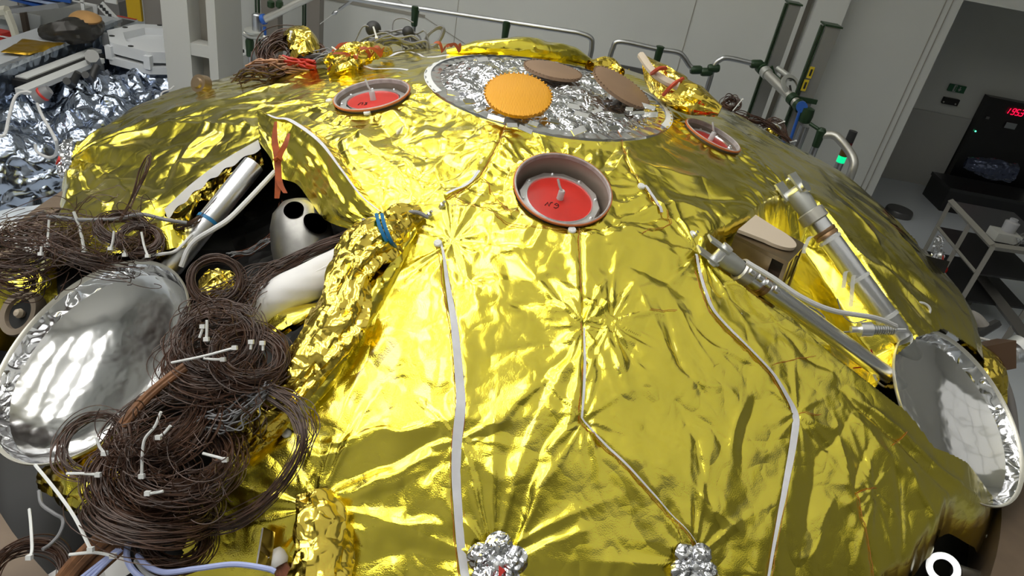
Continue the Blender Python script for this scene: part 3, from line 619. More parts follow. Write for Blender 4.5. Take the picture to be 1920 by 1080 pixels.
# round white snap buttons
for k, (px, py, la) in enumerate([(822, 449, 'above the left white seam tape'), (1202, 352, 'at the top of the right seam tape'), (510, 614, 'beside the brown wire coils'), (537, 812, 'inside the big wire loop'), (617, 187, 'left of the left red port'), (688, 213, 'just below the left red port'), (1072, 434, 'under the front red port'), (1463, 352, 'near the upper right strut joint'), (1300, 437, 'near the lower right strut joint')]):
    c = on_cover(at0(px, py), .004) if k not in (2,) else at0(px, py, -.03); n = nrm(surf_n(c[0], c[1]))
    o = MB().lathe([(.013, -.004), (.013, .003), (.010, .006), (.004, .005), (0, .007)], c, n, 20).build('snap_button', WHITE)
    tag(o, 'small white round snap button ' + la, 'button', 'white snap buttons on the foil')

# ------------------------------------------------------------------ landing legs
def footpad(px, py, dep, R, n, label):
    c = atd(px, py, dep); n = nrm(n)
    t = thing('landing_leg', c - n * .1, label, 'landing leg')
    pr = [(R, 0), (R * .985, -.005), (R * .965, -.020), (R * .94, -.045)]
    MB().lathe(pr, c, n, 128).build('rim_foil', DISHRIM, t)
    pr2 = [(R * .94, -.045), (R * .86, -.080), (R * .74, -.105), (R * .6, -.126), (R * .45, -.140), (R * .3, -.149), (R * .15, -.154), (0, -.156)]
    d = MB().lathe(pr2, c, n, 128).build('dish', DISH, t)
    MB().lathe([(R * 1.004, -.004), (R * 1.012, .002), (R * 1.008, .009), (R * .995, .006), (R * .985, -.004)], c, n, 128).build('rim_bead', mat('rim_bead', (.72, .70, .62), .35, .6), t)
    MB().lathe([(R * 1.004, -.003), (R * .97, -.03), (R * .86, -.10), (R * .6, -.15), (R * .3, -.175), (.06, -.18), (.06, -.26), (0, -.26)], c, n, 96).build('dish_back', GOLD2, t)
    return t, c, n
legL, cL, nL = footpad(168, 666, 2.065, .33, (-.39, -.425, .816), 'landing leg with a big polished silver foot dish at the left')
legR, cR, nR = footpad(1797.5, 775, 2.563, .33, (.373, -.39, .842), 'landing leg with a silver foot dish and two struts at the right')
def on_dish(px, py, c, n, dd):
    d = ray(px, py); q = c - n * dd; k = ((q - CAM) @ n) / (d @ n); return CAM + d * k
for px, py in ((128, 640), (157, 636), (114, 672), (145, 668)):
    p = on_dish(px, py, cL, nL, .145); MB().lathe([(.0085, .006), (.0085, .001), (0, .001)], p, nL, 14).build('bolt_hole_shade', DARKG, legL)  # dark discs stand in for the shade inside the drilled holes
for c_, n_, p_, l_ in ((cL, nL, (116, 619), legL), (cR, nR, (1812, 793), legR)):
    p = on_dish(p_[0], p_[1], c_, n_, .13); u, w = perp(n_); k = MB()
    for s in (-1, 1): k.box(p + n_ * .006, (.03, .004, .001), [nrm(u + s * w), nrm(w - s * u), n_])
    k.build('green_cross_mark', GREEND, l_)

def strut(P0, P1, r, leg, collar=True, ball=True):
    P0 = np.array(P0); P1 = np.array(P1); a = nrm(P1 - P0); L_ = np.linalg.norm(P1 - P0); s = None
    t = MB().lathe([(0, .10), (r, .10), (r, L_ * .96), (r * .9, L_ * .97), (r * .9, L_), (0, L_)], P0, a, 32).build('strut', ALU, leg)
    if collar:
        MB().lathe([(r * 1.02, .085), (r * 1.28, .09), (r * 1.28, .13), (r * 1.02, .135)], P0, a, 32).build('collar', mat('collar_metal', (.62, .60, .54), .35, .7), t)
        MB().lathe([(r * 1.02, .175), (r * 1.10, .176), (r * 1.10, .186), (r * 1.03, .19), (r * 1.10, .194), (r * 1.10, .205), (r * 1.02, .206)], P0, a, 32).build('band_clamp', mat('band_bronze', (.32, .20, .11), .4, .7), t)
        MB().lathe([(r * .95, .0), (r * 1.02, .04), (r * .9, .09)], P0, a, 24, caps=True).build('end_fitting', CAST, t)
        u, w = perp(a)
        MB().lathe([(0, -r * 1.25), (r * .62, -r * 1.25), (r * .62, r * 1.25), (0, r * 1.25)], P0, w, 20).build('pivot_pin', ALU, t)
        MB().box(P0 - a * .03 + w * r * .8, (.08, .008, r * 1.5), [a, w, u]).build('clevis_plate', CAST, t, False); MB().box(P0 - a * .03 - w * r * .8, (.08, .008, r * 1.7), [a, w, u]).build('clevis_plate', CAST, t, False)
    return t, a
sB, aB = strut(at0(1492, 362, .03), atd(1692, 634, 2.60), .040, legR)
sA, aA = strut(at0(1350, 478, .03), atd(1668, 706, 2.52), .031, legR)
sL, aL = strut(atd(508, 268, 2.46), atd(312, 512, 2.26), .036, legL, collar=False)
def lerp(a, b, t): return np.array(a) * (1 - t) + np.array(b) * t
# straps and cable run taped along the struts
def wrap(P, a, r, m, leg, name='cable_tie', w=.006):
    MB().lathe([(r, -w), (r * 1.07, -w), (r * 1.07, w), (r, w)], P, a, 28).build(name, m, leg)
B0, B1 = at0(1492, 362, .03), atd(1692, 634, 2.60); A0, A1 = at0(1350, 478, .03), atd(1668, 706, 2.52)
for t_ in (.33, .60, .86): wrap(lerp(B0, B1, t_), aB, .041, CLEAR, sB)
wrap(lerp(atd(508, 268, 2.46), atd(312, 512, 2.26), .62), aL, .037, BLUE, sL)
def spl(pts, n=40):
    P = np.array(pts, float); m = len(P)
    if m < 3: return np.array([lerp(P[0], P[-1], t) for t in np.linspace(0, 1, n)])
    Q = np.vstack([2 * P[0] - P[1], P, 2 * P[-1] - P[-2]]); out = []
    for i in range(m - 1):
        p0, p1, p2, p3 = Q[i:i + 4]; k = max(2, n // (m - 1))
        for t in np.arange(k) / k: out.append(.5 * ((2 * p1) + (-p0 + p2) * t + (2 * p0 - 5 * p1 + 4 * p2 - p3) * t * t + (-p0 + 3 * p1 - 3 * p2 + p3) * t ** 3))
    out.append(P[-1]); return np.array(out)
# dangling strap ends on strut B
for px, py, L_, dx in ((1517, 447, 28, -8), (1600, 520, 55, -3), (1585, 512, 28, -2)):
    d0 = proj(at0(px, py, .08))[2]; P = [atd(px + 6, py - 4, d0), atd(px, py, d0), atd(px + dx, py + L_ * .6, d0), atd(px + dx - 2, py + L_, d0)]
    ribbon(MB(), spl(P, 12), .014, side=RT).build('strap_end', CLEAR, sB)
side = np.cross(aB, UP); side /= np.linalg.norm(side)
if (side @ RT) < 0: side = -side
MB().tube([lerp(B0, B1, t) + side * (.042 + .004 * math.sin(t * 40)) for t in np.linspace(.30, .95, 30)], .011, 8).build('taped_cable', mat('taped_cable', (.60, .60, .60), .5), sB)
k = MB()
for j in range(3): p = lerp(B0, B1, .16 + .05 * j) + side * .05; k.lathe([(.012, -.012), (.016, -.010), (.016, .010), (.010, .012)], p, aB, 14, caps=True)
k.build('connector', ALU, sB)
s2 = -np.cross(aA, UP); s2 /= np.linalg.norm(s2); s2 = s2 if s2 @ UP < 0 else -s2
k = MB()
for j in range(4): p = lerp(A0, A1, .13 + .045 * j) + s2 * .036; k.lathe([(.008, -.012), (.012, -.010), (.012, .008), (.008, .012)], p, aA, 12, caps=True)
k.build('connector', ALU, sA)
# joint hardware between the struts and the dish
j0 = atd(1622, 618, 2.45)
MB().lathe([(.008, -.05), (.012, -.05), (.012, -.02), (.026, -.02), (.026, .02), (.016, .025), (.016, .10), (.006, .11), (.006, .14)], j0, nrm(RT), 16, caps=True).build('spring_bolt', ALU, legR)
k = MB()
for i in range(9): k.lathe([(.017, -.002), (.020, 0), (.017, .002)], j0 + nrm(RT) * (.03 + .008 * i), nrm(RT), 14)
k.build('spring', STEEL, legR)
MB().tube([atd(1692, 634, 2.61), atd(1725, 690, 2.95), cR - nR * .22], [.036, .03, .05], 14).build('ankle', CAST, legR)
MB().tube([atd(1664, 704, 2.54), atd(1700, 735, 2.92), cR - nR * .24], [.028, .03, .05], 14).build('ankle', CAST, legR)
MB().tube([atd(312, 512, 2.27), atd(312, 560, 2.36), cL - nL * .24], [.036, .04, .05], 14).build('ankle', CAST, legL)

# single cables on the right side (cable = thing of its own)
def cable(pts, r, m, label, name='cable', cat='cable', n=60, group=None):
    o = MB().tube(spl(pts, n), r, 8).build(name, m); tag(o, label, cat, group); return o
def A3(l, dz=.05): return [at0(a, b, dz) for a, b in l]
def D3(l): return [atd(a, b, c) for a, b, c in l]
cable([at0(1400, 492, .10), at0(1450, 522, .12), at0(1500, 556, .13), at0(1560, 582, .14), at0(1640, 596, .15), at0(1680, 612, .14)], .0085, CABLEW, 'white cable running from the lower strut joint to the dish joint')
cable(D3([(1440, 545, 2.4), (1500, 568, 2.4), (1535, 585, 2.42), (1547, 600, 2.42), (1535, 613, 2.42), (1515, 610, 2.42), (1560, 622, 2.43), (1600, 622, 2.5)]), .0028, CABLEG, 'thin looped wire over the lower right strut')
cable(D3([(1672, 596, 2.7), (1700, 572, 2.72), (1730, 568, 2.72), (1744, 582, 2.72), (1728, 604, 2.72), (1700, 606, 2.7), (1680, 600, 2.7)]), .005, CABLEW, 'white cable loop above the right foot dish')
cable(D3([(1632, 660, 2.5), (1634, 690, 2.5), (1645, 715, 2.5), (1665, 730, 2.55)]), .004, CABLEW, 'white wire hanging below the end of the lower strut')
cable(D3([(1600, 690, 2.5), (1625, 686, 2.5), (1636, 668, 2.5), (1633, 655, 2.5)]), .0028, WIRERED, 'thin red wire curled below the spring bolt')
cable(D3([(1570, 560, 2.55), (1580, 590, 2.55), (1600, 605, 2.55), (1625, 600, 2.55)]), .0022, CABLEG, 'thin grey wire beside the spring bolt')
cable(D3([(1845, 982, 2.6), (1870, 1020, 2.6), (1878, 1050, 2.6), (1868, 1080, 2.6)]), .005, CABLEG, 'grey cable hanging inside the tan ring at lower right')

# slender clamp near bottom right: big cable lug
t = thing('cable_lug', atz(1790, 1065, -1.08), 'flat metal lug with a round eye below the lower right blanket edge', 'lug')
c = atz(1768, 1066, -1.02); nn = nrm(CAM - c + np.array([0, 0, .6])); u, w = perp(nn)
MB().lathe([(.030, 0), (.030, .01), (.052, .01), (.055, 0)], c, nn, 40).build('eye', ALU, t)
q = atz(1850, 1090, -1.04); MB().tube([c + (q - c) * .3, c + (q - c) * .6, q], [.03, .028, .028], 12).build('tongue', ALUMAT, t)
# gold wrapped unit behind the right dish
lump(D3([(1790, 645, 3.1), (1825, 690, 3.05), (1850, 760, 3.05)]), [.05, .10, .07], GOLD2, 'wrapped_unit', 'gold foil wrapped unit behind the right foot dish', 'wrapped unit', seed=11)
t = thing('pipe_elbow', atz(1820, 610, -.9), 'grey flexible pipe elbow at the right rim of the craft', 'pipe')
MB().tube(spl(D3([(1760, 620, 3.3), (1780, 592, 3.3), (1820, 595, 3.3), (1842, 615, 3.3)]), 20), .035, 14).build('hose', mat('hose_grey', (.30, .28, .26), .5, 0), t)
MB().tube(D3([(1808, 640, 3.25), (1870, 606, 3.3)]), [.03, .022], 6).build('black_handle', DARKG, t)
t = thing('connector_unit', atz(1880, 680, -.9), 'brown and steel connector unit right of the right foot dish', 'connector')
MB().box(atd(1858, 668, 3.1), (.14, .12, .12), [nrm(RT + .2 * UP), nrm(UP), FW]).build('block', mat('block_brown', (.10, .055, .03), .45), t, False)
MB().lathe([(.03, -.06), (.05, -.05), (.05, .0), (.035, .02), (.06, .03), (.06, .07), (0, .08)], atd(1893, 665, 3.1), nrm(RT + .6 * UP), 20).build('steel_coupling', ALU, t)
MB().tube(spl(D3([(1872, 690, 3.1), (1895, 760, 3.1), (1905, 860, 3.1)]), 20), .02, 10).build('tail_cable', mat('tail_cable', (.35, .33, .32), .4, .3), t)
cable(D3([(1800, 634, 3.2), (1835, 634, 3.18), (1870, 644, 3.15)]), .007, CABLEW, 'short white cable arching over the gold unit at right')

# bronze open-sided box with cream pad
bx = thing('sensor_box', at0(1440, 480), 'small bronze coloured open-sided box with a cream pad between the right struts', 'box')
P = lambda px, py, dep: atd(px, py, dep)
d0 = proj(at0(1440, 470, .02))[2]
T4 = [P(1378, 440, d0 + .02), P(1416, 408, d0 + .16), P(1511, 458, d0 + .10), P(1479, 492, d0 - .05)]
dn = -np.array([0, 0, .16]) + UP * -.02
MB().prism(T4, -nrm(np.cross(T4[1] - T4[0], T4[3] - T4[0])) * (-1 if np.cross(T4[1] - T4[0], T4[3] - T4[0])[2] < 0 else 1), .014).build('top_plate', BRONZE, bx, False)
def panel(a, b, h0, h1, nm, m=BRONZE):
    a = np.array(a); b = np.array(b); MB().prism([a + dn * h0, b + dn * h0, b + dn * h1, a + dn * h1], nrm(np.cross(b - a, dn)), .006).build(nm, m, bx, False)
l3 = lambda a, b, t: a * (1 - t) + b * t
panel(T4[0], l3(T4[0], T4[3], .72), .08, 1, 'side_panel')
panel(l3(T4[0], T4[3], .93), T4[3], .0, 1, 'corner_post'); panel(T4[3], l3(T4[3], T4[2], .14), 0, 1, 'corner_post'); panel(l3(T4[3], T4[2], .86), T4[2], 0, 1, 'corner_post')
panel(l3(T4[3], T4[2], .3), l3(T4[3], T4[2], .42), 0, 1, 'rib'); panel(l3(T4[0], T4[3], .0), T4[3], .92, 1.06, 'bottom_edge'); panel(T4[3], T4[2], .92, 1.06, 'bottom_edge')
MB().prism([p + dn * .25 + FW * .03 for p in (l3(T4[0], T4[3], .1), T4[3], T4[2], l3(T4[1], T4[2], .2))], dn / np.linalg.norm(dn), .08).build('inner_core', mat('dark_brown_core', (.05, .03, .02), .5), bx, False)
top_n = nrm(np.cross(T4[3] - T4[0], T4[1] - T4[0])); top_n = top_n if top_n[2] > 0 else -top_n
pp = []
e0 = l3(T4[0], T4[1], .5); ax_ = nrm(l3(T4[3], T4[2], .5) - e0); wd = nrm(T4[1] - T4[0])
for a in np.linspace(-90, 90, 20): pp.append(e0 + ax_ * (.13 + .09 * math.cos(math.radians(a)) - .04) + wd * .062 * math.sin(math.radians(a)))
pp = [e0 - wd * .088, ] + pp + [e0 + wd * .082]
MB().prism([p + top_n * .006 for p in pp], top_n, .012).build('cream_pad', CREAM, bx, False)

# ------------------------------------------------------------------ left opening: flap, rope, tube, cone
flap = thing('foil_flap', at0(560, 300), 'upright folded gold foil flap tied by orange ribbon at the left opening', 'foil flap')
U_ = spl([at0(482, 206, .05), at0(515, 222, .05), at0(545, 228, .045), at0(598, 266, .045), at0(640, 320, .03), at0(676, 368, .02), at0(712, 398, .015)], 60)
L_ = spl([at0(487, 268, .0), at0(508, 298, -.02), at0(520, 330, -.05), at0(556, 345, -.06), at0(580, 375, -.08), at0(610, 412, -.08), at0(660, 432, -.05)], 60)
G = []
for i, s in enumerate(np.linspace(0, 1, 30)):
    q = U_ * (1 - s) + L_ * s; w_ = math.sin(s * math.pi)
    off = w_ * (.035 * facets(np.arange(len(q)) / 9., np.full(len(q), s * 3.1), 61) + .02 * facets(np.arange(len(q)) / 4.5 + 9, np.full(len(q), s * 6.), 62) + .02)
    G.append(q + off[:, None] * nrm(CAM - q.mean(0)))
MB().grid(np.array(G)).build('foil_sheet', GOLD, flap)
ribbon(MB(), U_[6:] + np.array([0, 0, .004]), np.interp(np.linspace(0, 1, len(U_) - 6), [0, .15, .35, .6, 1], [.008, .022, .018, .008, .006])).build('white_edge', TAPE, flap)
MB().grid(np.array([U_ + np.array([0.0, 0, .003]) + s * (np.array([.07, .05, -.035])) * np.sin(np.linspace(0.2, 3.0, len(U_)))[:, None] for s in np.linspace(0, 1, 6)])).build('rolled_edge', GOLD2, flap)
def orib(pts, w, parent=None, label=None):
    P = spl(pts, 24); ww = np.interp(np.linspace(0, 1, len(P)), [0, .3, .8, 1], [w * .4, w, w, w * .7]); o = ribbon(MB(), P, ww, side=nrm(RT + .2 * FW)).build('orange_ribbon', ORANGE, parent)
    if label: tag(o, label, 'ribbon')
    return o
d1 = proj(at0(520, 260, .02))[2] - .10
orib(D3([(517, 228, d1), (515, 260, d1), (520, 300, d1), (522, 340, d1), (519, 372, d1)]), .022, flap)
orib(D3([(542, 250, d1), (535, 270, d1 - .01), (522, 300, d1 - .01), (524, 340, d1 - .01), (535, 362, d1 - .01)]), .020, flap)
MB().tube(D3([(516, 300, d1 - .02), (521, 296, d1 - .03), (527, 300, d1 - .02)]), .008, 6).build('ribbon_knot', ORANGE, flap)
# white lined turned-back edge on the left rim of the opening
e = [at0(484, 262, .01), at0(430, 293, .012), at0(390, 320, .012), at0(350, 352, .01), at0(308, 392, .0)]
S_ = spl(e, 50); flap2 = thing('lined_edge', e[2], 'white lined turned-back blanket edge along the left opening', 'blanket edge')
dwn = np.array([.014, -.012, -.026])
MB().grid(np.array([S_ + dwn * s * (1 + .15 * np.sin(np.arange(len(S_)) * .7))[:, None] for s in np.linspace(0, 1, 5)])).build('lining', WHITECLOTH, flap2)
S2 = S_ + dwn * 1.1; MB().grid(np.array([S2 + (np.array([.01, -.0, -.07]) * s)[None] * (1 + .5 * np.sin(np.arange(len(S_)) * .35))[:, None] + (.02 * facets(np.arange(len(S_)) / 5., np.full(len(S_), s * 3), 66))[:, None] * np.array([1, -1, 0.]) for s in np.linspace(0, 1, 14)])).build('hanging_foil', GOLD2, flap2)

# twisted foil rope along the right rim of the opening
rp = [at0(748, 432, .01), at0(712, 446, .05), at0(680, 470, .06), at0(652, 520, .06), at0(640, 590, .06), at0(600, 660, .06), at0(555, 715, .05), at0(500, 780, .05), at0(440, 850, .03)]
lump(rp, [.045, .06, .055, .05, .06, .058, .05, .05, .04, .03], GOLD2, 'foil_rope', 'twisted gold foil roll along the right edge of the left opening', 'foil roll', crumple=.38, n=44, steps=190, sc=4.2, seed=3, flat=.75)
rp2 = [at0(790, 398, .005), at0(760, 408, .01), at0(735, 425, .02), at0(715, 445, .03)]
lump(rp2, [.02, .035, .045, .03], GOLD2, 'foil_gather', 'crumpled gold gather above the blue ties', 'foil gather', crumple=.4, n=36, steps=60, sc=5, seed=5)
fold = [at0(772, 430, .0), at0(735, 500, .01), at0(690, 570, .005), at0(650, 640, .01), at0(600, 720, .005), at0(540, 800, .005)]
lump(fold, [.015, .02, .028, .026, .024, .02], GOLD, 'foil_fold', 'long gold fold right of the twisted foil roll', 'foil fold', crumple=.3, n=24, steps=120, sc=3, seed=8)
for i, (px, py) in enumerate(((700, 372), (716, 372))):
    k = MB().tube(spl([at0(706 + 10 * i, 402, .09), at0(712 + 10 * i, 425, .12), at0(725 + 8 * i, 452, .10), at0(735 + 6 * i, 462, .06)], 16), .006, 6).build('cable_tie', BLUE)
    tag(k, ['blue cable tie round the foil gather, left of two', 'blue cable tie round the foil gather, right of two'][i], 'cable tie', 'blue ties at the opening')
cable([at0(682, 412, .03), at0(686, 440, .08), at0(694, 470, .09), at0(680, 490, .09), at0(650, 490, .08)], .0065, CABLEG, 'grey cable bent over the twisted foil roll')
cable([at0(652, 486, .06), at0(668, 510, .07), at0(672, 540, .06), at0(660, 560, .04)], .0055, CABLEG, 'grey cable hanging beside the twisted foil roll')
cable([at0(690, 412, .03), at0(745, 400, .04), at0(780, 398, .04), at0(803, 408, .03)], .0065, CABLEG, 'grey cable arching above the blue ties')
for j in range(3):
    t = thing('cable_connector', at0(700, 478 + 12 * j, -.02), ['upper', 'middle', 'lower'][j] + ' one of three metal cable connectors beside the twisted foil roll', 'connector', 'connectors in the opening')
    a_ = at0(682, 492 + 12 * j, -.03); b_ = at0(742, 468 + 12 * j, -.04); q = nrm(b_ - a_)
    MB().lathe([(.006, 0), (.010, .005), (.010, .03), (.014, .032), (.014, .05), (.009, .055), (.009, .09), (.013, .092), (.013, .11), (.006, .115)], a_, q, 12, caps=True).build('shell', ALU, t)
    MB().tube([a_ + q * .11, b_], .005, 6).build('lead', WIRER, t)
# white wrapped tube
o = thing('wrapped_tube', at0(540, 520, -.1), 'tube wrapped in white fabric lying across the left opening', 'wrapped tube')
w0, w1 = at0(656, 492, -.04), at0(448, 596, -.04)
lump([w0, lerp(w0, w1, .3), lerp(w0, w1, .6), w1], [.055, .058, .055, .05], WHITECLOTH, 'fabric_wrap', parent=o, crumple=.08, n=30, steps=60, sc=2.5, seed=14)
MB().tube([lerp(w0, w1, t) + np.array([0.01, -.03, .045]) for t in np.linspace(0.02, .95, 20)], .006, 8).build('seam_fold', WHITECLOTH, o)
# grey metal shell with two holes, their inner shade painted as black discs
o = thing('metal_housing', at0(560, 440, -.25), 'grey metal housing with two round holes in the left opening', 'housing')
hb = at0(575, 500, -.24); ha = nrm(at0(556, 372, -.10) - hb); hl = np.linalg.norm(at0(556, 372, -.10) - hb)
hp = [(.10, 0), (.105, hl * .3), (.10, hl * .6), (.085, hl * .8), (.05, hl * .95), (0, hl * 1.0)]
hs = MB().lathe(hp, hb, ha, 48).build('shell', mat('cast_grey', (.42, .41, .39), .38, .85, noise=(14, .25)), o)
for px, py, hr in ((551, 394, .030), (591, 419, .037)):
    d = ray(px, py); best = None
    for dep in np.linspace(1.8, 3.6, 900):
        p = CAM + d * dep; h_ = (p - hb) @ ha; rad = np.linalg.norm(p - hb - ha * h_)
        if 0 < h_ < hl and rad < np.interp(h_, [q[1] for q in hp], [q[0] for q in hp]): best = (p, h_); break
    if best is not None:
        p, h_ = best; nn = nrm(p - hb - ha * h_ + ha * .035); MB().lathe([(hr * 1.10, .002), (hr, .0065), (hr * .98, .0055), (0, .0055)], p, nn, 28).build('hole_shade_disc', HOLEB, hs)
# dark equipment and harness inside the bay
o = thing('equipment_tray', at0(470, 430, -.35), 'dark equipment tray deep inside the left opening', 'equipment')
c = at0(470, 430, -.42); MB().box(c, (.5, .4, .04), [nrm([1, .4, 0]), nrm([-.4, 1, 0]), (0, 0, 1)]).build('plate', DARKG, o, False)
for j in range(5): MB().lathe([(.03, 0), (.03, .05), (0, .05)], c + np.array([-.15 + .08 * j, .03 * (j % 2), .02]), (0, 0, 1), 16).build('canister', DARKG, o)

# ------------------------------------------------------------------ wires, coils, ties
def smooth_noise(rg, n, k, amp):
    kn = rg.randn(k, 3); t = np.linspace(0, k - 1.001, n); i = t.astype(int); f = (t - i)[:, None]; f = f * f * (3 - 2 * f)
    return amp * (kn[i] * (1 - f) + kn[np.minimum(i + 1, k - 1)] * f)
def coil(px, py, dep, Rpx, asp, n, label, tilt=0.0, r=.0014, jit=.10, m=None, seed=0, name='wire_coil', group=None, a0=0, a1=360, spread=.16, center=None):
    """a hank of wound strands; asp = apparent height / width, tilt = image rotation in degrees"""
    c = atd(px, py, dep); R = Rpx * dep / FPX; v = nrm(CAM - c); ti = math.radians(tilt)
    e1 = nrm(RT * math.cos(ti) - UP * math.sin(ti)); e1 = nrm(e1 - v * (e1 @ v)); e2p = np.cross(v, e1); th = math.acos(min(.999, asp))
    e2 = nrm(e2p * math.cos(th) + v * -math.sin(th) * (1 if e2p @ UP > 0 else -1)); nn = np.cross(e1, e2)
    rg = np.random.RandomState(seed); mb = MB()
    for i in range(n):
        k = 44; A = np.radians(np.linspace(a0, a1, k) + rg.randn() * (12 if a1 - a0 < 355 else 160)); rr = R * (1 + spread * rg.randn() * .6 + .05 * np.sin(A * 2 + rg.rand() * 6))
        o = rg.randn(3) * R * jit * .5
        P = c + o + rr[:, None] * (np.cos(A)[:, None] * e1 + (1 + .08 * rg.randn()) * np.sin(A)[:, None] * e2) + nn * (rg.randn() * R * .10) + smooth_noise(rg, k, 5, R * jit * .6)
        mb.tube(P, r * (.8 + .4 * rg.rand()), 4, False)
    o = mb.build(name, m or WIRE); tag(o, label, 'wire coil', group); return o
def harness(pts, n, spread, label, r=.0014, m=None, seed=0, name='wire_bundle', group=None, parent=None):
    rg = np.random.RandomState(seed); P = spl(pts, 60); mb = MB(); N_ = len(P); sp = np.interp(np.linspace(0, 1, N_), np.linspace(0, 1, len(spread)), spread)[:, None]
    for i in range(n):
        o = rg.randn(3); o = o / max(1, np.linalg.norm(o)) ; Q = P + sp * (o * .8 + smooth_noise(rg, N_, 6, .35)); mb.tube(Q, r * (.8 + .4 * rg.rand()), 4, False)
    o = mb.build(name, m or WIRE, parent)
    if label: tag(o, label, 'wire bundle', group)
    return o
def frizz(px, py, dep, Rpx, n, label, seed=0, m=None, r=.0012, name='loose_wires'):
    """loose curly ends"""
    rg = np.random.RandomState(seed); mb = MB(); s = dep / FPX
    for i in range(n):
        c = atd(px + rg.randn() * Rpx * .45, py + rg.randn() * Rpx * .45, dep - .03 * rg.rand()); a = rg.rand() * 6.28; K = 26; R = Rpx * s * (.15 + .35 * rg.rand()); t = np.linspace(0, 1.2 + 4 * rg.rand(), K)
        u = nrm(rg.randn(3)); w = nrm(np.cross(u, nrm(rg.randn(3)))); dr = nrm(rg.randn(3)) * R * .9
        mb.tube(c + R * (np.cos(t + a)[:, None] * u + np.sin(t + a)[:, None] * w) + dr * t[:, None] * .35, r, 4, False)
    o = mb.build(name, m or WIRE); tag(o, label, 'loose wires'); return o
# coils round the left foot dish
coil(404, 525, 1.98, 43, .98, 46, 'round brown wire coil standing open above the gold scrap, topmost of the coils', seed=1, jit=.07, spread=.13)
coil(408, 640, 1.86, 66, .9, 70, 'large tangled brown wire coil right of the silver dish rim', tilt=-25, seed=2, jit=.16, spread=.2)
coil(468, 668, 1.84, 62, .75, 70, 'brown wire coil held by the long white tie, left of the gold roll', tilt=10, seed=3, jit=.12, spread=.16)
coil(400, 690, 1.84, 74, .6, 50, 'flattened brown wire coil below the long white tie', tilt=0, seed=31, jit=.2, spread=.25)
coil(300, 800, 1.76, 84, .55, 60, 'brown wire coil lying over the lower right rim of the silver dish', tilt=-35, seed=4, jit=.2, spread=.25)
coil(175, 832, 1.74, 58, .8, 22, 'thin brown wire loops hanging over the bottom of the silver dish', tilt=-50, seed=5, jit=.12, spread=.16)
coil(265, 905, 1.70, 78, .8, 85, 'big dense brown wire coil in the middle of the lower left heap', tilt=20, seed=6, jit=.14, spread=.22)
coil(345, 860, 1.70, 82, .75, 60, 'brown wire coil on the right of the lower left heap', tilt=-10, seed=7, jit=.2, spread=.25)
coil(290, 960, 1.68, 95, .45, 70, 'wide flat brown wire coil below the dense coil', tilt=8, seed=8, jit=.15, spread=.2)
coil(330, 1010, 1.68, 55, .9, 60, 'brown wire coil hanging under the heap near the bottom edge', tilt=30, seed=9, jit=.14, spread=.2)
coil(55, 1075, 1.66, 58, .9, 52, 'brown wire coil in the bottom left corner', tilt=0, seed=10, jit=.08, spread=.14)
coil(235, 430, 2.22, 42, .6, 60, 'dark brown wire coil with white ties behind the silver dish', tilt=10, seed=11, jit=.14, spread=.25)
coil(262, 448, 2.18, 34, .75, 46, 'brown wire coil with a dark centre left of the shiny strut', tilt=0, seed=12, jit=.1, spread=.16)
coil(190, 466, 2.33, 70, .3, 46, 'flat brown wire coil draped behind the top of the dish', tilt=12, seed=13, jit=.25, spread=.3)
coil(40, 470, 2.25, 60, .5, 50, 'brown wire coil at the left edge of the photo above the gold unit', tilt=-10, seed=14, jit=.25, spread=.3)
coil(90, 430, 2.3, 70, .3, 36, 'loose brown wire loops over the tan ring at the left', tilt=-5, seed=15, jit=.25, spread=.3)
coil(25, 520, 2.2, 40, .6, 30, 'brown wire coil left of the gold unit at the left edge', tilt=20, seed=16, jit=.25, spread=.3)
frizz(440, 760, 1.78, 60, 60, 'frizzy loose brown wire ends between the two coil heaps', seed=20)
frizz(260, 860, 1.64, 90, 60, 'curly loose brown wires over the dense coil', seed=21)
frizz(360, 900, 1.64, 70, 50, 'curly loose brown wires right of the dense coil', seed=22)
frizz(120, 455, 2.2, 70, 50, 'loose brown wires in front of the left gold flank', seed=23)
frizz(230, 450, 2.12, 60, 40, 'loose dark wires around the tied coils behind the dish', seed=24)
frizz(400, 610, 1.78, 60, 36, 'curly brown wires over the large tangled coil', seed=25)
# bundles
harness([at0(668, 436, .03), at0(600, 462, .0), at0(540, 492, .0), at0(490, 522, .02), at0(450, 575, .06), at0(410, 625, .08)], 40, [.014, .016, .02, .035, .05, .06], 'fan of brown wires from the gold roll across the white wrapped tube', seed=40)
harness([at0(478, 540, .04), at0(440, 555, .05), at0(380, 580, .08), at0(345, 640, .10), at0(345, 700, .10)], 40, [.03, .04, .05, .04, .04], 'brown wires sweeping down along the silver dish rim', seed=41)
big = [(440, 700, 1.84), (500, 735, 1.80), (550, 770, 1.78), (570, 820, 1.75), (545, 880, 1.73), (490, 945, 1.71), (420, 985, 1.69), (350, 975, 1.68)]
harness(D3(big), 34, [.02, .018, .02, .016, .02, .018, .02, .03], 'big arc of brown wires looping over the gold foil', seed=42)
harness(D3([(500, 720, 1.8), (570, 755, 1.77), (588, 800, 1.75), (570, 850, 1.74)]), 8, [.01, .02, .02, .02], 'few outer brown wires beside the big wire arc', seed=43)
harness(D3([(230, 470, 2.1), (290, 425, 2.25), (340, 425, 2.25), (372, 410, 2.3), (420, 370, 2.35), (470, 300, 2.45)]), 22, [.015, .012, .012, .012, .012, .01], 'dark wire bundle running up beside the shiny left strut', seed=44)
harness(D3([(225, 412, 2.15), (250, 370, 2.2), (268, 320, 2.22), (283, 290, 2.22), (278, 318, 2.2), (262, 350, 2.2), (245, 390, 2.15)]), 6, [.006, .012, .016, .01, .012, .012, .006], 'thin dark wires looping up over the bright left flank', seed=45)
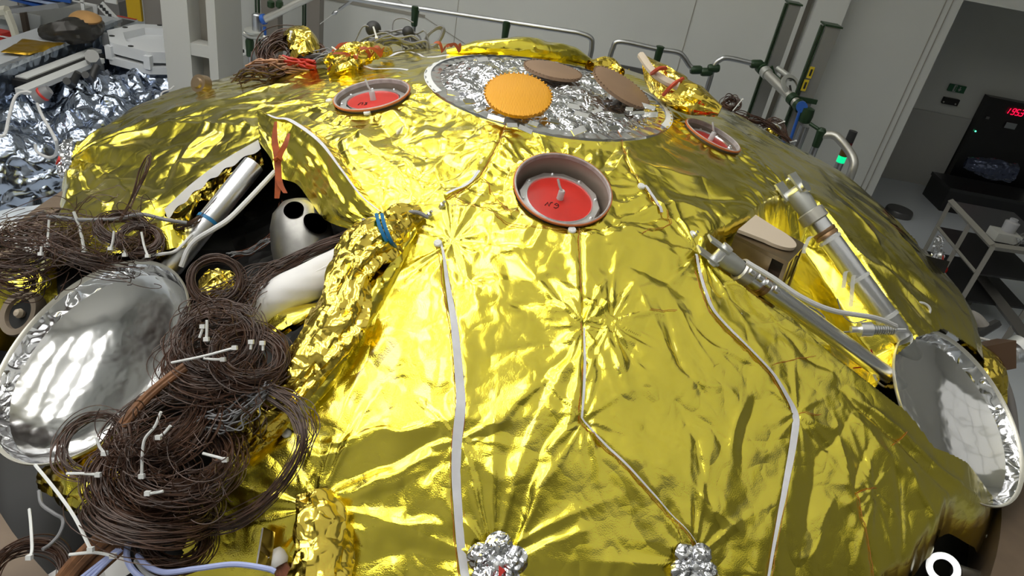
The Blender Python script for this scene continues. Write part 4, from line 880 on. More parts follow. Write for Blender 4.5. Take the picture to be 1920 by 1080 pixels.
harness(D3([(140, 395, 2.3), (165, 370, 2.3), (200, 355, 2.3), (225, 360, 2.3)]), 3, [.01, .02, .03, .02], 'three fine dark wires arching over the left flank', seed=46)
harness(D3([(440, 480, 2.45), (480, 465, 2.5), (520, 430, 2.5), (528, 380, 2.45)]), 9, [.012] * 4, 'mixed wires bending round inside the left opening', seed=47, m=WIRER)
harness(D3([(430, 475, 2.42), (470, 470, 2.46), (505, 448, 2.48)]), 6, [.01] * 3, 'white and grey wires inside the left opening', seed=48, m=CABLEG, r=.002)
harness(D3([(140, 455, 2.34), (190, 480, 2.36), (230, 515, 2.4)]), 9, [.014, .014, .01], 'grey wire bundle passing behind the top of the silver dish', seed=49, m=CABLEG, r=.003)
harness(D3([(380, 790, 1.74), (430, 790, 1.75), (470, 760, 1.77), (500, 730, 1.79)]), 14, [.02, .03, .02, .015], 'grey wire bundle between the coils and the gold roll', seed=50, m=CABLEG, r=.0022)
# tan sleeves
def sleeve(pts, r, label):
    P = spl(D3(pts), 40); t = thing('sleeved_harness', P[0], label, 'cable sleeve')
    for j in range(4):
        a = j * 1.57; MB().tube(P + np.array([math.cos(a), math.sin(a) * .6, math.sin(a)]) * r * .45, r * .62, 8).build('sleeve_strand', SLEEVE, t)
sleeve([(345, 690, 1.76), (310, 715, 1.74), (270, 750, 1.72), (232, 795, 1.70)], .013, 'tan sleeved cable along the lower right of the silver dish')
sleeve([(225, 985, 1.60), (180, 1020, 1.59), (140, 1060, 1.58), (110, 1100, 1.58)], .020, 'thick tan sleeved cable leaving at the bottom left')
sleeve([(250, 1000, 1.62), (200, 1045, 1.60), (150, 1090, 1.60)], .020, 'thick tan sleeved cable beneath the other one at bottom left')
sleeve([(412, 868, 1.72), (385, 895, 1.70), (355, 920, 1.68)], .016, 'short tan sleeved cable end at the right of the coil heap')
t = thing('sleeved_harness', at0(535, 1060, .03), 'bundle of rust brown cables with a pale tape collar at the bottom edge', 'cable sleeve')
p0, p1 = at0(516, 1040, .02), at0(548, 1110, .02)
for j in range(7): MB().tube([p0 + RT * (.004 * (j - 3)) + UP * (.003 * (j % 2)), p1 + RT * (.0075 * (j - 3)) + UP * .004 * (j % 2)], .006, 8).build('rust_cable', WIRER, t)
MB().lathe([(.018, -.012), (.024, 0), (.026, .02), (.020, .03)], p0, nrm(p1 - p0), 20, caps=True).build('tape_collar', WHITECLOTH, t)
# white ties
def tie(pts, label, w=.0034, m=None):
    P = spl(D3(pts), 20); t = MB().tube(P, w, 6).build('cable_tie', m or WHITE); tag(t, label, 'cable tie', 'white cable ties')
    h = MB().box(P[-1], (.012, .010, .010), [RT, UP, FW]).build('tie_head', m or WHITE, t, False); return t
tie([(322, 680, 1.74), (380, 668, 1.72), (440, 652, 1.72)], 'long white cable tie pointing left over the silver dish')
tie([(180, 820, 1.60), (187, 838, 1.6), (196, 850, 1.6)], 'short white tie in front of the dish at the lower coil')
tie([(66, 872, 1.66), (105, 920, 1.60), (140, 970, 1.56), (170, 1030, 1.52)], 'long white tie from the bottom of the dish down to the sleeves', .004)
tie([(125, 888, 1.62), (155, 888, 1.62), (184, 890, 1.62)], 'straight white tie inside the thin loops below the dish')
tie([(302, 772, 1.6), (290, 800, 1.6), (272, 822, 1.6), (267, 850, 1.6), (266, 893, 1.6)], 'curved white tie hanging down over the dense coil')
tie([(320, 798, 1.6), (308, 812, 1.6), (297, 820, 1.6)], 'short slanted white tie over the dense coil')
tie([(306, 921, 1.58), (290, 924, 1.58), (277, 925, 1.58)], 'small level white tie on the dense coil')
tie([(388, 600, 1.72), (388, 618, 1.72), (387, 636, 1.72)], 'small upright white tie on the large tangled coil')
tie([(374, 633, 1.74), (378, 622, 1.74), (380, 612, 1.74)], 'tiny white tie left of the upright one')
tie([(470, 655, 1.74), (471, 645, 1.74), (471, 641, 1.74)], 'tiny white tie on the coil left of the gold roll, left of a pair')
tie([(493, 657, 1.74), (493, 648, 1.74), (492, 643, 1.74)], 'tiny white tie on the coil left of the gold roll, right of a pair')
tie([(382, 672, 1.74), (400, 674, 1.74), (418, 674, 1.74)], 'level white tie just under the long white tie')
tie([(265, 435, 2.08), (270, 460, 2.08), (277, 480, 2.08)], 'white tie on the coil with a dark centre')
tie([(214, 433, 2.1), (211, 455, 2.1), (207, 466, 2.1)], 'white tie left of the coil with a dark centre')
tie([(234, 466, 2.1), (234, 474, 2.1), (234, 478, 2.1)], 'tiny white tie between the tied coils')
tie([(138, 397, 2.2), (150, 430, 2.2), (158, 470, 2.18)], 'translucent white tie lying over the bright left flank', .005, CLEAR)
tie([(92, 412, 2.2), (90, 440, 2.2), (88, 460, 2.18)], 'white tie at the left edge of the gold flank')
tie([(78, 462, 2.15), (77, 470, 2.15), (76, 476, 2.15)], 'tiny white tie above the gold unit at the left edge')
tie([(55, 955, 1.7), (58, 985, 1.62), (60, 1030, 1.58), (55, 1045, 1.56)], 'white tie round the bottom left corner coil')
tie([(130, 1040, 1.54), (175, 1036, 1.54), (212, 1042, 1.54)], 'level white tie across the thick tan sleeves')
tie([(380, 850, 1.62), (410, 858, 1.62), (422, 862, 1.62)], 'white tie in the curly wires right of the dense coil')
# white / pale blue cables
cable(D3([(-5, 528, 2.3), (40, 518, 2.3), (60, 500, 2.3), (90, 480, 2.28), (120, 472, 2.25), (150, 470, 2.25)]), .0055, CABLEW, 'white cable curving over the gold unit at the left edge')
cable(D3([(90, 405, 2.3), (150, 412, 2.2), (220, 410, 2.2), (265, 402, 2.2), (310, 412, 2.22), (350, 418, 2.25)]), .006, CABLEG, 'grey cable lying across the lower edge of the left flank')
cable(D3([(50, 418, 2.4), (65, 405, 2.4), (85, 396, 2.4)]), .006, CABLEG, 'short grey cable in front of the tan ring at left')
cable(D3([(262, 492, 2.3), (280, 480, 2.25), (305, 476, 2.15), (330, 470, 2.2), (360, 440, 2.25)]), .005, CABLEW, 'white wire from the dish top to the strut')
cable([atd(515, 322, 2.42), atd(470, 370, 2.3), atd(430, 410, 2.24), atd(400, 430, 2.2), atd(368, 450, 2.2), atd(352, 470, 2.2), atd(340, 500, 2.2)], .0085, CABLEW, 'white cable hanging beside the shiny left strut')
cable(D3([(240, 1018, 1.6), (238, 1045, 1.58), (250, 1070, 1.56), (280, 1095, 1.56)]), .007, CABLEBL, 'pale blue cable diving down at the bottom of the heap', r'cable' if False else 'cable')
cable(D3([(258, 1040, 1.6), (275, 1060, 1.58), (310, 1073, 1.57), (370, 1066, 1.58), (440, 1058, 1.6), (500, 1066, 1.6), (516, 1072, 1.6)]), .0065, CABLEBL, 'pale blue cable running right along the bottom edge')
cable(D3([(255, 1050, 1.62), (275, 1075, 1.6), (310, 1092, 1.6)]), .006, CABLEW, 'white cable under the pale blue cable')
for j in range(3): cable(D3([(228 - 4 * j, 1030, 1.58), (200 - 6 * j, 1055, 1.56), (170 - 10 * j, 1085, 1.55)]), .0045, CABLEBL, ['right', 'middle', 'left'][j] + ' one of three pale blue cables fanning out at the bottom left', group='fan of pale blue cables')
cable(D3([(73, 920, 1.7), (78, 945, 1.68), (100, 962, 1.66), (118, 975, 1.66), (112, 1000, 1.64), (95, 1020, 1.62), (80, 1030, 1.6)]), .0042, CABLEG, 'grey wire winding down through the dark gap at bottom left')
# plastic bag scrap
o = thing('plastic_sheet', atd(140, 1040, 1.75), 'crumpled white plastic sheet under the tan sleeves', 'plastic sheet')
q = [[atd(70 + 22 * i + 6 * j, 1090 - 14 * i + 20 * j, 1.78 - .01 * j + .02 * math.sin(i * 2.1 + j)) for i in range(8)] for j in range(5)]
MB().grid(np.array(q)).build('sheet', WHITECLOTH, o)
# gold unit at the left edge with a dark round port
o = thing('wrapped_thruster', atd(90, 570, 2.35), 'gold foil wrapped unit with a dark round port behind the silver dish', 'wrapped unit')
lump(D3([(190, 510, 2.66), (130, 530, 2.62), (80, 562, 2.60), (35, 610, 2.58), (20, 660, 2.56)]), [.05, .11, .13, .11, .05], GOLD, 'foil_wrap', parent=o, crumple=.22, n=40, steps=70, sc=3.4, seed=21)
c = atd(38, 588, 2.43); nn = nrm(-RT * .60 + UP * .15 + nrm(CAM - c) * .75)
MB().lathe([(.052, -.02), (.056, .01), (.078, .012), (.082, .0), (.082, -.03)], c, nn, 40).build('collar', mat('collar_taupe', (.30, .24, .18), .5, .2), o)
MB().lathe([(.054, -.005), (0, -.012)], c, nn, 32).build('port', INK, o)
MB().lathe([(0, .02), (.012, .016), (.017, .004), (.012, -.01)], c, nn, 20).build('ball', CREAM, o)
# gold scraps below the dish and near the coils
lump(D3([(90, 895, 2.0), (180, 905, 1.95), (250, 930, 1.9)]), [.03, .07, .06], GOLD, 'foil_scrap', 'loose gold foil hanging below the silver dish', 'foil scrap', crumple=.3, seed=22, n=36)
lump(D3([(395, 520, 2.12), (415, 545, 2.10), (430, 560, 2.1)]), [.03, .05, .03], GOLD2, 'foil_scrap', 'small crumpled gold scrap seen through the round wire coil', 'foil scrap', seed=23)
lump([at0(600, 575, -.05), at0(540, 600, -.05), at0(500, 630, -.05)], [.02, .055, .05], GOLD, 'foil_scrap', 'gold foil tongue beside the twisted roll and white button', 'foil scrap', seed=24, crumple=.2, flat=.5)
lump(D3([(285, 430, 2.3), (315, 440, 2.28), (325, 480, 2.25)]), [.03, .05, .04], GOLD, 'foil_scrap', 'gold foil corner between the tied coil and the strut', 'foil scrap', seed=25)
lump(D3([(590, 925, 1.80), (600, 965, 1.77), (610, 1030, 1.74), (600, 1090, 1.7)]), [.035, .055, .055, .06], GOLD2, 'foil_scrap', 'tightly crumpled gold foil patch near the bottom edge', 'foil scrap', seed=26, crumple=.35, flat=.6)
t = thing('folded_foil_tab', at0(490, 1010), 'stiff folded gold foil tab with a white edge at the bottom', 'foil tab')
P_ = [at0(482, 1062, .02), at0(494, 990, .03), at0(516, 1000, .06), at0(506, 1075, .05)]
MB().prism(P_, (0, 0, 1), .004).build('tab', GOLDIN, t, False); MB().tube([P_[0], P_[1]], .004, 6).build('edge', TAPE, t)
for j, (px, py) in enumerate(((70, 455), (40, 440))):
    o = MB().prism([atd(px - 45, py - 18, 2.5), atd(px - 5, py - 22, 2.5), atd(px + 25, py + 8, 2.46), atd(px - 10, py + 22, 2.42), atd(px - 40, py + 8, 2.44)], (0, 0, 1), .006).build('white_bracket', WHITE, None, False)
    tag(o, ['white plate under the loose wires, right one at the left edge', 'white plate under the loose wires, left one at the left edge'][j], 'plate', 'white plates at left')

# ------------------------------------------------------------------ clutter on the far rim of the craft
gp = spl([at0(1203, 165, .0), at0(1210, 135, .10), at0(1240, 150, .12), at0(1275, 175, .10), at0(1315, 192, .08), at0(1352, 205, .05)], 30)
d_ = proj(at0(1215, 190))[2]
pk = thing('foil_package', atd(1270, 190, d_), 'pointed bright gold foil package tied with red straps on the far right rim', 'foil package')
pts = D3([(1203, 102, d_ + .02), (1232, 142, d_ - .02), (1265, 172, d_ - .06), (1305, 190, d_ - .10), (1350, 208, d_ - .12)])
lump(pts, [.004, .06, .085, .07, .025], GOLD2, 'foil_wrap', parent=pk, crumple=.3, n=36, steps=70, sc=3.6, seed=33, flat=.7)
MB().tube(spl(D3([(1202, 104, d_ - .0), (1222, 132, d_ - .1), (1245, 150, d_ - .15), (1272, 162, d_ - .16)]), 20), .017, 8).build('cream_edge', CREAM, pk)
for a, b in (((1222, 138), (1248, 128)), ((1244, 178), (1280, 148))):
    MB().tube(spl(D3([(a[0], a[1], d_ - .12), ((a[0] + b[0]) / 2, (a[1] + b[1]) / 2 - 4, d_ - .18), (b[0], b[1], d_ - .12)]), 12), .009, 6).build('red_strap', mat('red_strap', (.55, .07, .02), .5), pk)
# back left clutter
DB = proj(at0(560, 135))[2]
coil(530, 100, DB + .1, 34, .7, 70, 'dark brown wire hank on the far left rim behind the rail clamp', tilt=-20, seed=60, r=.0025, jit=.25, spread=.35)
coil(590, 95, DB + .12, 16, .8, 30, 'small black wire coil right of the gold knob on the far rim', seed=61, r=.0035)
harness(D3([(470, 128, DB), (520, 126, DB), (570, 128, DB - .02)]), 26, [.03, .04, .03], 'bundle of copper coloured wires on the far left rim', m=mat('copper_wire', (.45, .22, .11), .45, noise=(10, .4)), seed=62, r=.004)
harness(D3([(445, 150, DB - .05), (470, 138, DB - .05), (500, 140, DB - .05), (540, 130, DB)]), 20, [.03, .03, .04, .02], 'dark rust wires trailing down the far left rim', seed=63, r=.003)
harness(D3([(530, 110, DB), (560, 118, DB - .03), (590, 122, DB - .04)]), 14, [.012, .016, .014], 'bundle of red wires on the far left rim', m=WIRERED, seed=64, r=.005)
harness(D3([(615, 105, DB), (640, 86, DB + .1), (670, 82, DB + .1), (690, 92, DB + .05)]), 12, [.010] * 4, 'arch of orange red wires on the far rim', m=mat('orange_wire', (.5, .09, .03), .5), seed=65, r=.004)
harness(D3([(560, 112, DB), (590, 108, DB), (620, 106, DB), (650, 112, DB)]), 22, [.03, .03, .03, .03], 'grey and brown wires between the gold knobs on the far rim', m=CABLEG, seed=66, r=.003)
DC = proj(at0(750, 100))[2] + .25
harness(D3([(665, 95, DC), (700, 78, DC), (740, 68, DC), (780, 80, DC), (800, 95, DC)]), 12, [.03, .05, .04, .05, .03], 'tangle of grey cables on the far rim behind the white tape', m=CABLEG, seed=67, r=.005)
harness(D3([(690, 96, DC), (730, 75, DC), (770, 78, DC), (810, 92, DC), (830, 60, DC), (822, 52, DC), (800, 70, DC), (790, 96, DC)]), 4, [.02, .03, .03, .02, .01, .01, .02, .02], 'grey cable loop rising above the far rim', m=CABLEG, seed=68, r=.006)
harness(D3([(735, 66, DC), (738, 40, DC), (755, 34, DC), (775, 42, DC)]), 1, [.0] * 4, 'single thin wire arching near the rail post', m=CABLEG, seed=69, r=.004)
for px, py, R, la in ((700, 54, .040, 'black ball on wire stalks above the far rim, left one'), (765, 60, .030, 'black ball on a wire stalk beside the rail post, right one')):
    t = thing('black_ball', atd(px, py + 30, DC), la, 'ball')
    MB().lathe([(R * math.sin(a), -R * math.cos(a)) for a in np.linspace(0.02, math.pi - .02, 16)], atd(px, py, DC), (0, 0, 1), 24).build('ball', DARKG, t)
    for dx in (-8, 4, 14): MB().tube(spl(D3([(px + dx * .6, py + 8, DC), (px + dx * 1.4, py + 22, DC), (px + dx, py + 42, DC)]), 8), .004, 5).build('stalk', CABLEG, t)
lump(D3([(548, 82, DB + .1), (556, 72, DB + .12), (570, 78, DB + .1), (572, 100, DB + .06)]), [.04, .055, .055, .04], GOLD2, 'foil_ball', 'upper gold foil knob on the far left rim', 'foil ball', seed=41, n=24)
lump(D3([(556, 105, DB), (566, 95, DB + .02), (572, 112, DB)]), [.03, .05, .04], GOLD2, 'foil_ball', 'lower gold foil knob on the far left rim', 'foil ball', seed=42, n=24)
lump([at0(620, 118, .03), at0(650, 108, .05), at0(690, 96, .06), at0(730, 95, .03)], [.03, .04, .025, .015], GOLD2, 'foil_ridge', 'crumpled gold ridge on the far rim left of the silver cover', 'foil ridge', seed=43, crumple=.4, steps=90)
lump([at0(620, 140, .0), at0(645, 128, .02), at0(665, 120, .02)], [.03, .07, .03], GOLD2, 'foil_ridge', 'crumpled gold hump above the left red port', 'foil ridge', seed=44, crumple=.4, steps=60, flat=.6)
lump([at0(838, 97, .0), at0(900, 90, .02), at0(1000, 92, .03), at0(1075, 104, .02), at0(1110, 118, .0)], [.02, .05, .07, .06, .02], GOLD, 'foil_hump', 'broad gold hump behind the silver cover', 'foil hump', seed=45, crumple=.18, steps=110, flat=.7, sc=3)
lump(D3([(1105, 128, proj(at0(1110, 135))[2]), (1140, 128, proj(at0(1140, 140))[2]), (1165, 138, proj(at0(1165, 150))[2])]), [.03, .045, .02], GOLD2, 'foil_ridge', 'small gold roll behind the right brown disc', 'foil ridge', seed=46, crumple=.3)
for px, py, la in ((668, 118, 'orange ribbon ends on the far rim, leftmost'), (695, 108, 'orange ribbon bow near the white tape on the far rim'), (715, 106, 'orange ribbon ends right of the bow'), (830, 98, 'small orange ribbon at the back edge'), (862, 98, 'small orange ribbon bow just behind the silver cover')):
    c = at0(px, py, .04); t = thing('orange_ribbon_bow', c, la, 'ribbon'); rg = np.random.RandomState(px)
    for j in range(3):
        v_ = np.array([rg.randn() * .035, rg.randn() * .02, .01 + .015 * rg.rand()]); ribbon(MB(), spl([c, c + v_ * .6 + np.array([0, 0, .02]), c + v_ * 1.4], 8), .014, side=nrm([.5, .5, .6])).build('ribbon_end', ORANGE, t)
for k, (px, py) in enumerate(((1385, 205), (1430, 222), (1445, 235))):
    pass
DR = proj(at0(1420, 230))[2]
coil(1370, 195, DR + .05, 13, .7, 24, 'small brown wire coil beyond the gold package', seed=71, r=.003, jit=.3)
harness(D3([(1375, 212, DR), (1410, 222, DR - .05), (1445, 232, DR - .1), (1480, 262, DR - .2)]), 18, [.03, .03, .03, .02], 'brown wires along the far right rim', seed=72, r=.003)
harness(D3([(1430, 235, DR), (1450, 222, DR), (1468, 235, DR - .05), (1475, 262, DR - .1)]), 10, [.02] * 4, 'arching brown wires beside the small gold ball', seed=73, r=.003)
lump(D3([(1440, 250, DR - .05), (1448, 248, DR - .05), (1455, 258, DR - .05)]), [.03, .045, .03], GOLD2, 'foil_ball', 'small gold foil ball on the right rim by the column', 'foil ball', seed=47, n=24)
for k, (a, b, la) in enumerate((((1374, 208), (1392, 186), 'white tie sticking up beyond the gold package'), ((1425, 245), (1470, 228), 'white tie over the right rim wires'), ((1463, 271), (1492, 264), 'white tie beside the lower end of the column'), ((1382, 216), (1404, 224), 'short white tie on the right rim'), ((543, 75), (546, 60), 'white tie above the gold knob'), ((622, 88), (634, 96), 'white tie across the orange red wires'), ((700, 50), (706, 70), 'white tie on the left black ball'))):
    dd_ = (DR if a[0] > 1000 else DB) - .05; tie([(a[0], a[1], dd_), ((a[0] + b[0]) / 2, (a[1] + b[1]) / 2, dd_), (b[0], b[1], dd_)], la, .004)
for px, py in ((1150, 52),): pass
# ribbons of shiny scraps on the right slope
for k, (px, py, la) in enumerate(((1365, 283, 'tiny metal fitting beside the right red port'), (1479, 335, 'tiny metal fitting above the upper right strut joint'), (1302, 440, 'tiny metal fitting above the lower right strut joint'), (805, 405, 'tiny metal fitting left of the front port'), (828, 392, 'tiny upright metal fitting left of the front port'))):
    c = on_cover(at0(px, py), .008); o = MB().lathe([(.006, -.012), (.009, -.01), (.009, .006), (.005, .010), (.005, .018), (0, .018)], c, nrm([.3, -.2, .8]), 10).build('metal_fitting', ALU); tag(o, la, 'fitting')

# ------------------------------------------------------------------ guard rail behind the craft
YR = 3.05
def rail_tube(t, pts, r=.021, name='rail_tube'): return MB().tube(pts, r, 14).build(name, STEEL, t)
def rcurve(P, n=60): return spl(P, n)
zr = -.36
rail = thing('guard_rail', (-1, YR, FLOOR), 'long steel guard rail section behind the craft with two posts', 'guard rail')
a = aty(560, -18, YR); b = aty(1100, 64, YR); z0 = (a[2] + b[2]) / 2 
b = np.array([b[0], YR, b[2]]); a = np.array([a[0], YR, a[2]])
rail_tube(rail, np.vstack([spl([a, lerp(a, b, .5), lerp(a, b, .96)], 20), spl([lerp(a, b, .97), b + np.array([.03, 0, -.02]), b + np.array([.06, 0, -.08]), b + np.array([.065, 0, -.3]), np.array([b[0] + .065, YR, FLOOR])], 24)]))
def post(t, px, py, top=None, green=True, y=YR):
    p = aty(px, py, y); MB().tube([p + np.array([0, 0, -.02]), np.array([p[0], y, FLOOR])], .017, 12).build('post', STEEL, t)
    MB().lathe([(.020, -.13), (.026, -.12), (.030, -.03), (.034, .0), (.034, .025), (.02, .03)], p, (0, 0, 1), 14, caps=True).build('clamp', GREEND, t)
post(rail, 779, 18); post(rail, 950, 46)
r2 = thing('guard_rail', (.6, YR, FLOOR), 'short steel guard rail section with rounded corners behind the gold package', 'guard rail')
a = aty(1146, 110, YR); P = [np.array([a[0] - .02, YR, FLOOR]), np.array([a[0] - .02, YR, a[2] - .1]), aty(1148, 92, YR), aty(1162, 78, YR), aty(1232, 92, YR), aty(1270, 98, YR), aty(1283, 108, YR), aty(1296, 126, YR), aty(1318, 133, YR)]
rail_tube(r2, np.vstack([P[:2], spl(P[2:], 50)])); post(r2, 1237, 93)
MB().box(lerp(aty(1180, 130, YR + .1), aty(1180, 130, YR + .1), 0) + np.array([.12, .06, -.35]), (.50, .02, .72)).build('dark_panel', mat('panel_grey', (.10, .10, .10), .5), r2, False)
w_ = aty(1178, 135, YR + .03); MB().prism([w_ + np.array([0, 0, .03]), w_ + np.array([.035, 0, -.03]), w_ + np.array([-.035, 0, -.03])], (0, -1, 0), .004).build('warning_triangle', mat('warn_yellow', (.6, .45, .02), .5), r2, False)
w_ = w_ + np.array([0, -.006, -.008]); MB().prism([w_ + np.array([0, 0, .018]), w_ + np.array([.016, 0, -.012]), w_ + np.array([-.016, 0, -.012])], (0, -1, 0), .002).build('warning_mark', INK, r2, False)
r3 = thing('guard_rail', (1.3, YR, FLOOR), 'steel guard rail section stepping towards the tall columns', 'guard rail')
P = [aty(1331, 150, YR), aty(1338, 124, YR), aty(1350, 112, YR), aty(1366, 109, YR), aty(1412, 119, YR)]
rail_tube(r3, spl(P, 40)); p = aty(1340, 125, YR); MB().tube([aty(1334, 140, YR), np.array([aty(1334, 140, YR)[0], YR, FLOOR])], .021, 12).build('post', STEEL, r3)
for px, py in ((1305, 131), (1325, 135), (1338, 128), (1418, 120)): MB().lathe([(.028, -.045), (.034, -.03), (.034, .03), (.028, .045)], aty(px, py, YR), nrm(RT), 14, caps=True).build('clamp', GREEND, r3)
r4 = thing('guard_rail', (1.9, 2.6, FLOOR), 'thick aluminium handrail sloping down past the two tall columns', 'guard rail')
Q0 = aty(1428, 128, YR); Q1 = aty(1500, 200, 2.55)
MB().tube([Q0, lerp(Q0, Q1, .5), Q1], .036, 18).build('rail_tube', mat('rail_pale', (.55, .54, .50), .4, .8), r4); qd = nrm(Q1 - Q0)
for t_ in (.0, .12, .82, .98): MB().lathe([(.037, -.03), (.046, -.025), (.046, .025), (.037, .03)], lerp(Q0, Q1, t_), qd, 16, caps=True).build('clamp', GREEND if t_ > .5 or t_ == 0 else CAST, r4)
MB().tube([aty(1458, 128, 3.0), aty(1485, 148, 2.85)], .022, 12).build('side_arm', CAST, r4); MB().tube([aty(1446, 124, 3.0), aty(1452, 140, 3.0), aty(1470, 156, 2.9)], .012, 8).build('link', GREEND, r4)
MB().lathe([(.06, -.008), (.09, -.008), (.09, .008), (.06, .008)], aty(1483, 160, 2.75), nrm([.3, -.6, .7]), 24).build('flange_plate', CAST, r4)
MB().tube([aty(1483, 172, 2.7), aty(1481, 160, 2.7)], .008, 8).build('lever', DARKG, r4)
p = aty(1503, 200, 2.52); MB().lathe([(.02, -.03), (.04, -.03), (.04, .03), (.02, .03)], p, nrm([-.2, -1, .1]), 18, caps=True).build('blue_cap', BLUEP, r4)
MB().tube([aty(1501, 204, 2.5), aty(1482, 262, 2.5)], .012, 8).build('blue_hose', BLUEP, r4)
MB().lathe([(.025, -.06), (.045, -.05), (.050, .0), (.045, .05), (.02, .06)], aty(1512, 216, 2.5), (0, 0, 1), 18, caps=True).build('elbow', GREEND, r4)
pp_ = aty(1509, 236, 2.5); MB().tube([pp_, np.array([pp_[0], 2.5, FLOOR])], .036, 14).build('post', STEEL, r4)
r5 = thing('guard_rail', (2.2, 2.3, FLOOR), 'curved aluminium rail end on the right behind the gold slope', 'guard rail')
P = [aty(1519, 232, 2.45), aty(1534, 242, 2.4)]; MB().tube(P, .014, 10).build('link', GREEND, r5)
MB().lathe([(.02, -.12), (.028, -.10), (.032, -.02), (.036, .02), (.02, .04)], aty(1539, 250, 2.38), (0, 0, 1), 16, caps=True).build('clamp', GREEND, r5)
q_ = aty(1534, 262, 2.38); MB().tube([q_, np.array([q_[0], 2.38, FLOOR])], .026, 12).build('post', STEEL, r5)
P = [aty(1543, 253, 2.38), aty(1562, 253, 2.36), aty(1575, 262, 2.32), aty(1595, 288, 2.25), aty(1601, 305, 2.2), aty(1597, 322, 2.18), aty(1588, 345, 2.18)]; e_ = P[-1]
MB().tube(np.vstack([spl(P, 50), [np.array([e_[0], e_[1], FLOOR])]]), .031, 14).build('rail_tube', mat('rail_pale', (.5, .5, .5), .4), r5)
# left corner of the rail with its clamps
r6 = thing('guard_rail', (-2.4, YR, FLOOR), 'steel guard rail corner with clamps at the upper left', 'guard rail')
MB().tube([aty(493, 38, YR), aty(545, 12, YR), aty(600, -14, YR)], .030, 14).build('rail_tube', mat('rail_pale', (.5, .5, .5), .4), r6)
MB().lathe([(.03, -.015), (.042, -.015), (.042, .015), (.03, .015)], aty(494, 36, YR), nrm([1, 0, .4]), 16, caps=True).build('blue_ring', BLUEP, r6)
MB().lathe([(.036, -.09), (.040, -.08), (.040, .06), (.03, .07)], aty(482, 42, YR), (0, 0, 1), 16, caps=True).build('socket', STEEL, r6)
MB().lathe([(.04, -.01), (.085, -.008), (.085, .008), (.04, .012)], aty(478, 58, YR), (0, -.1, 1), 24, caps=True).build('flange_plate', CAST, r6)
MB().tube(spl([aty(458, 62, YR), aty(470, 68, YR), aty(492, 68, YR), aty(505, 78, YR), aty(520, 84, YR)], 20), .026, 12).build('bent_arm', mat('rail_pale', (.5, .5, .5), .4), r6)
MB().lathe([(.016, -.13), (.03, -.12), (.036, .0), (.03, .02)], aty(468, 78, YR), (0, 0, 1), 14, caps=True).build('clamp', GREEND, r6)
q_ = aty(471, 95, YR); MB().tube([q_, np.array([q_[0], YR, FLOOR])], .026, 12).build('post', STEEL, r6)
MB().tube([aty(496, 50, YR), aty(497, 84, YR)], .014, 8).build('blue_strip', BLUEP, r6)
for px in (508, 524): MB().lathe([(.015, -.03), (.03, -.02), (.03, .02), (.015, .03)], aty(px, 8, YR), (0, 0, 1), 10, caps=True).build('clamp', GREEND, r6)
# turnbuckle hanging left of the rail post
tb = thing('turnbuckle', aty(640, 20, 3.6), 'small steel turnbuckle on a wire in front of the wall', 'turnbuckle')
MB().tube([aty(668, -6, 3.6), aty(650, 8, 3.6), aty(636, 18, 3.6)], .012, 8).build('body', STEEL, tb); MB().tube([aty(636, 18, 3.6), aty(600, 45, 3.6)], .003, 5).build('wire', CABLEW, tb); MB().lathe([(.01, -.03), (.02, 0), (.01, .03)], aty(628, 24, 3.6), nrm([1, 0, .7]), 8, caps=True).build('knuckle', STEEL, tb)

# ------------------------------------------------------------------ tall aluminium columns
def column(px0, px1, ptop, y, w, label, dpt=.12, m=None, ztop=None):
    a = aty(px0, ptop, y); b = aty(px1, ptop + 6, y); zt = ztop if ztop is not None else a[2]; t = thing('tall_column', ((a[0] + b[0]) / 2, y, FLOOR), label, 'column')
    x0, x1 = a[0], b[0]; mm = m or mat('column_alu', (.27, .27, .26), .45, .4, [('noise', 3, .001)])
    MB().box(((x0 + x1) / 2 + (x1 - x0) * .12, y + dpt / 2, (zt + FLOOR) / 2), ((x1 - x0) * .76, dpt, zt - FLOOR)).build('profile', mm, t, False)
    for k_, s in enumerate((0, .13)): MB().box((x0 + (x1 - x0) * s, y + .01, (zt + FLOOR) / 2), (.009, .03, zt - FLOOR)).build('fringe_strip', GREEND, t, False)  # added green strips copying the lens colour fringe along dark edges
    MB().box((x0 + (x1 - x0) * .065, y + .02, (zt + FLOOR) / 2), ((x1 - x0) * .13, .015, zt - FLOOR)).build('slot_face', mat('slot_grey', (.35, .35, .33), .5), t, False)
    MB().box(((x0 + x1) / 2 + (x1 - x0) * .12, y + dpt / 2, zt + .006), ((x1 - x0) * .76 + .02, dpt + .02, .012)).build('cap', GREEND, t, False)
    return t, x0, x1, zt
column(1474, 1502, 6, 3.25, 0, 'left of the two tall grey columns on the right, behind the handrail')
t, x0, x1, zt = column(1541, 1577, 47, 2.70, 0, 'right of the two tall grey columns, with yellow warning labels')
zc = aty(1500, 185, 2.7)[2]; MB().box(((x0 + x1) / 2 + .03, 2.69, zc), ((x1 - x0), .02, .035)).build('crossbar', GREEND, t, False)
for py in (136, 160): p = aty(1520 - (py - 136) * .45, py, 2.68); MB().box(p, (.035, .006, .085)).build('warning_label', mat('warn_yellow', (.6, .45, .02), .5), t, False); MB().box(p + np.array([0, -.004, 0]), (.014, .003, .05)).build('label_mark', INK, t, False)
column(478, 520, -30, 3.5, 0, 'left grey column behind the rail corner at the upper left', m=mat('column_taupe', (.20, .18, .16), .5, .3), ztop=.9)
column(568, 600, -30, 3.6, 0, 'grey column right of the rail corner at the upper left', m=mat('column_taupe', (.2, .18, .16), .5, .3), ztop=.9)

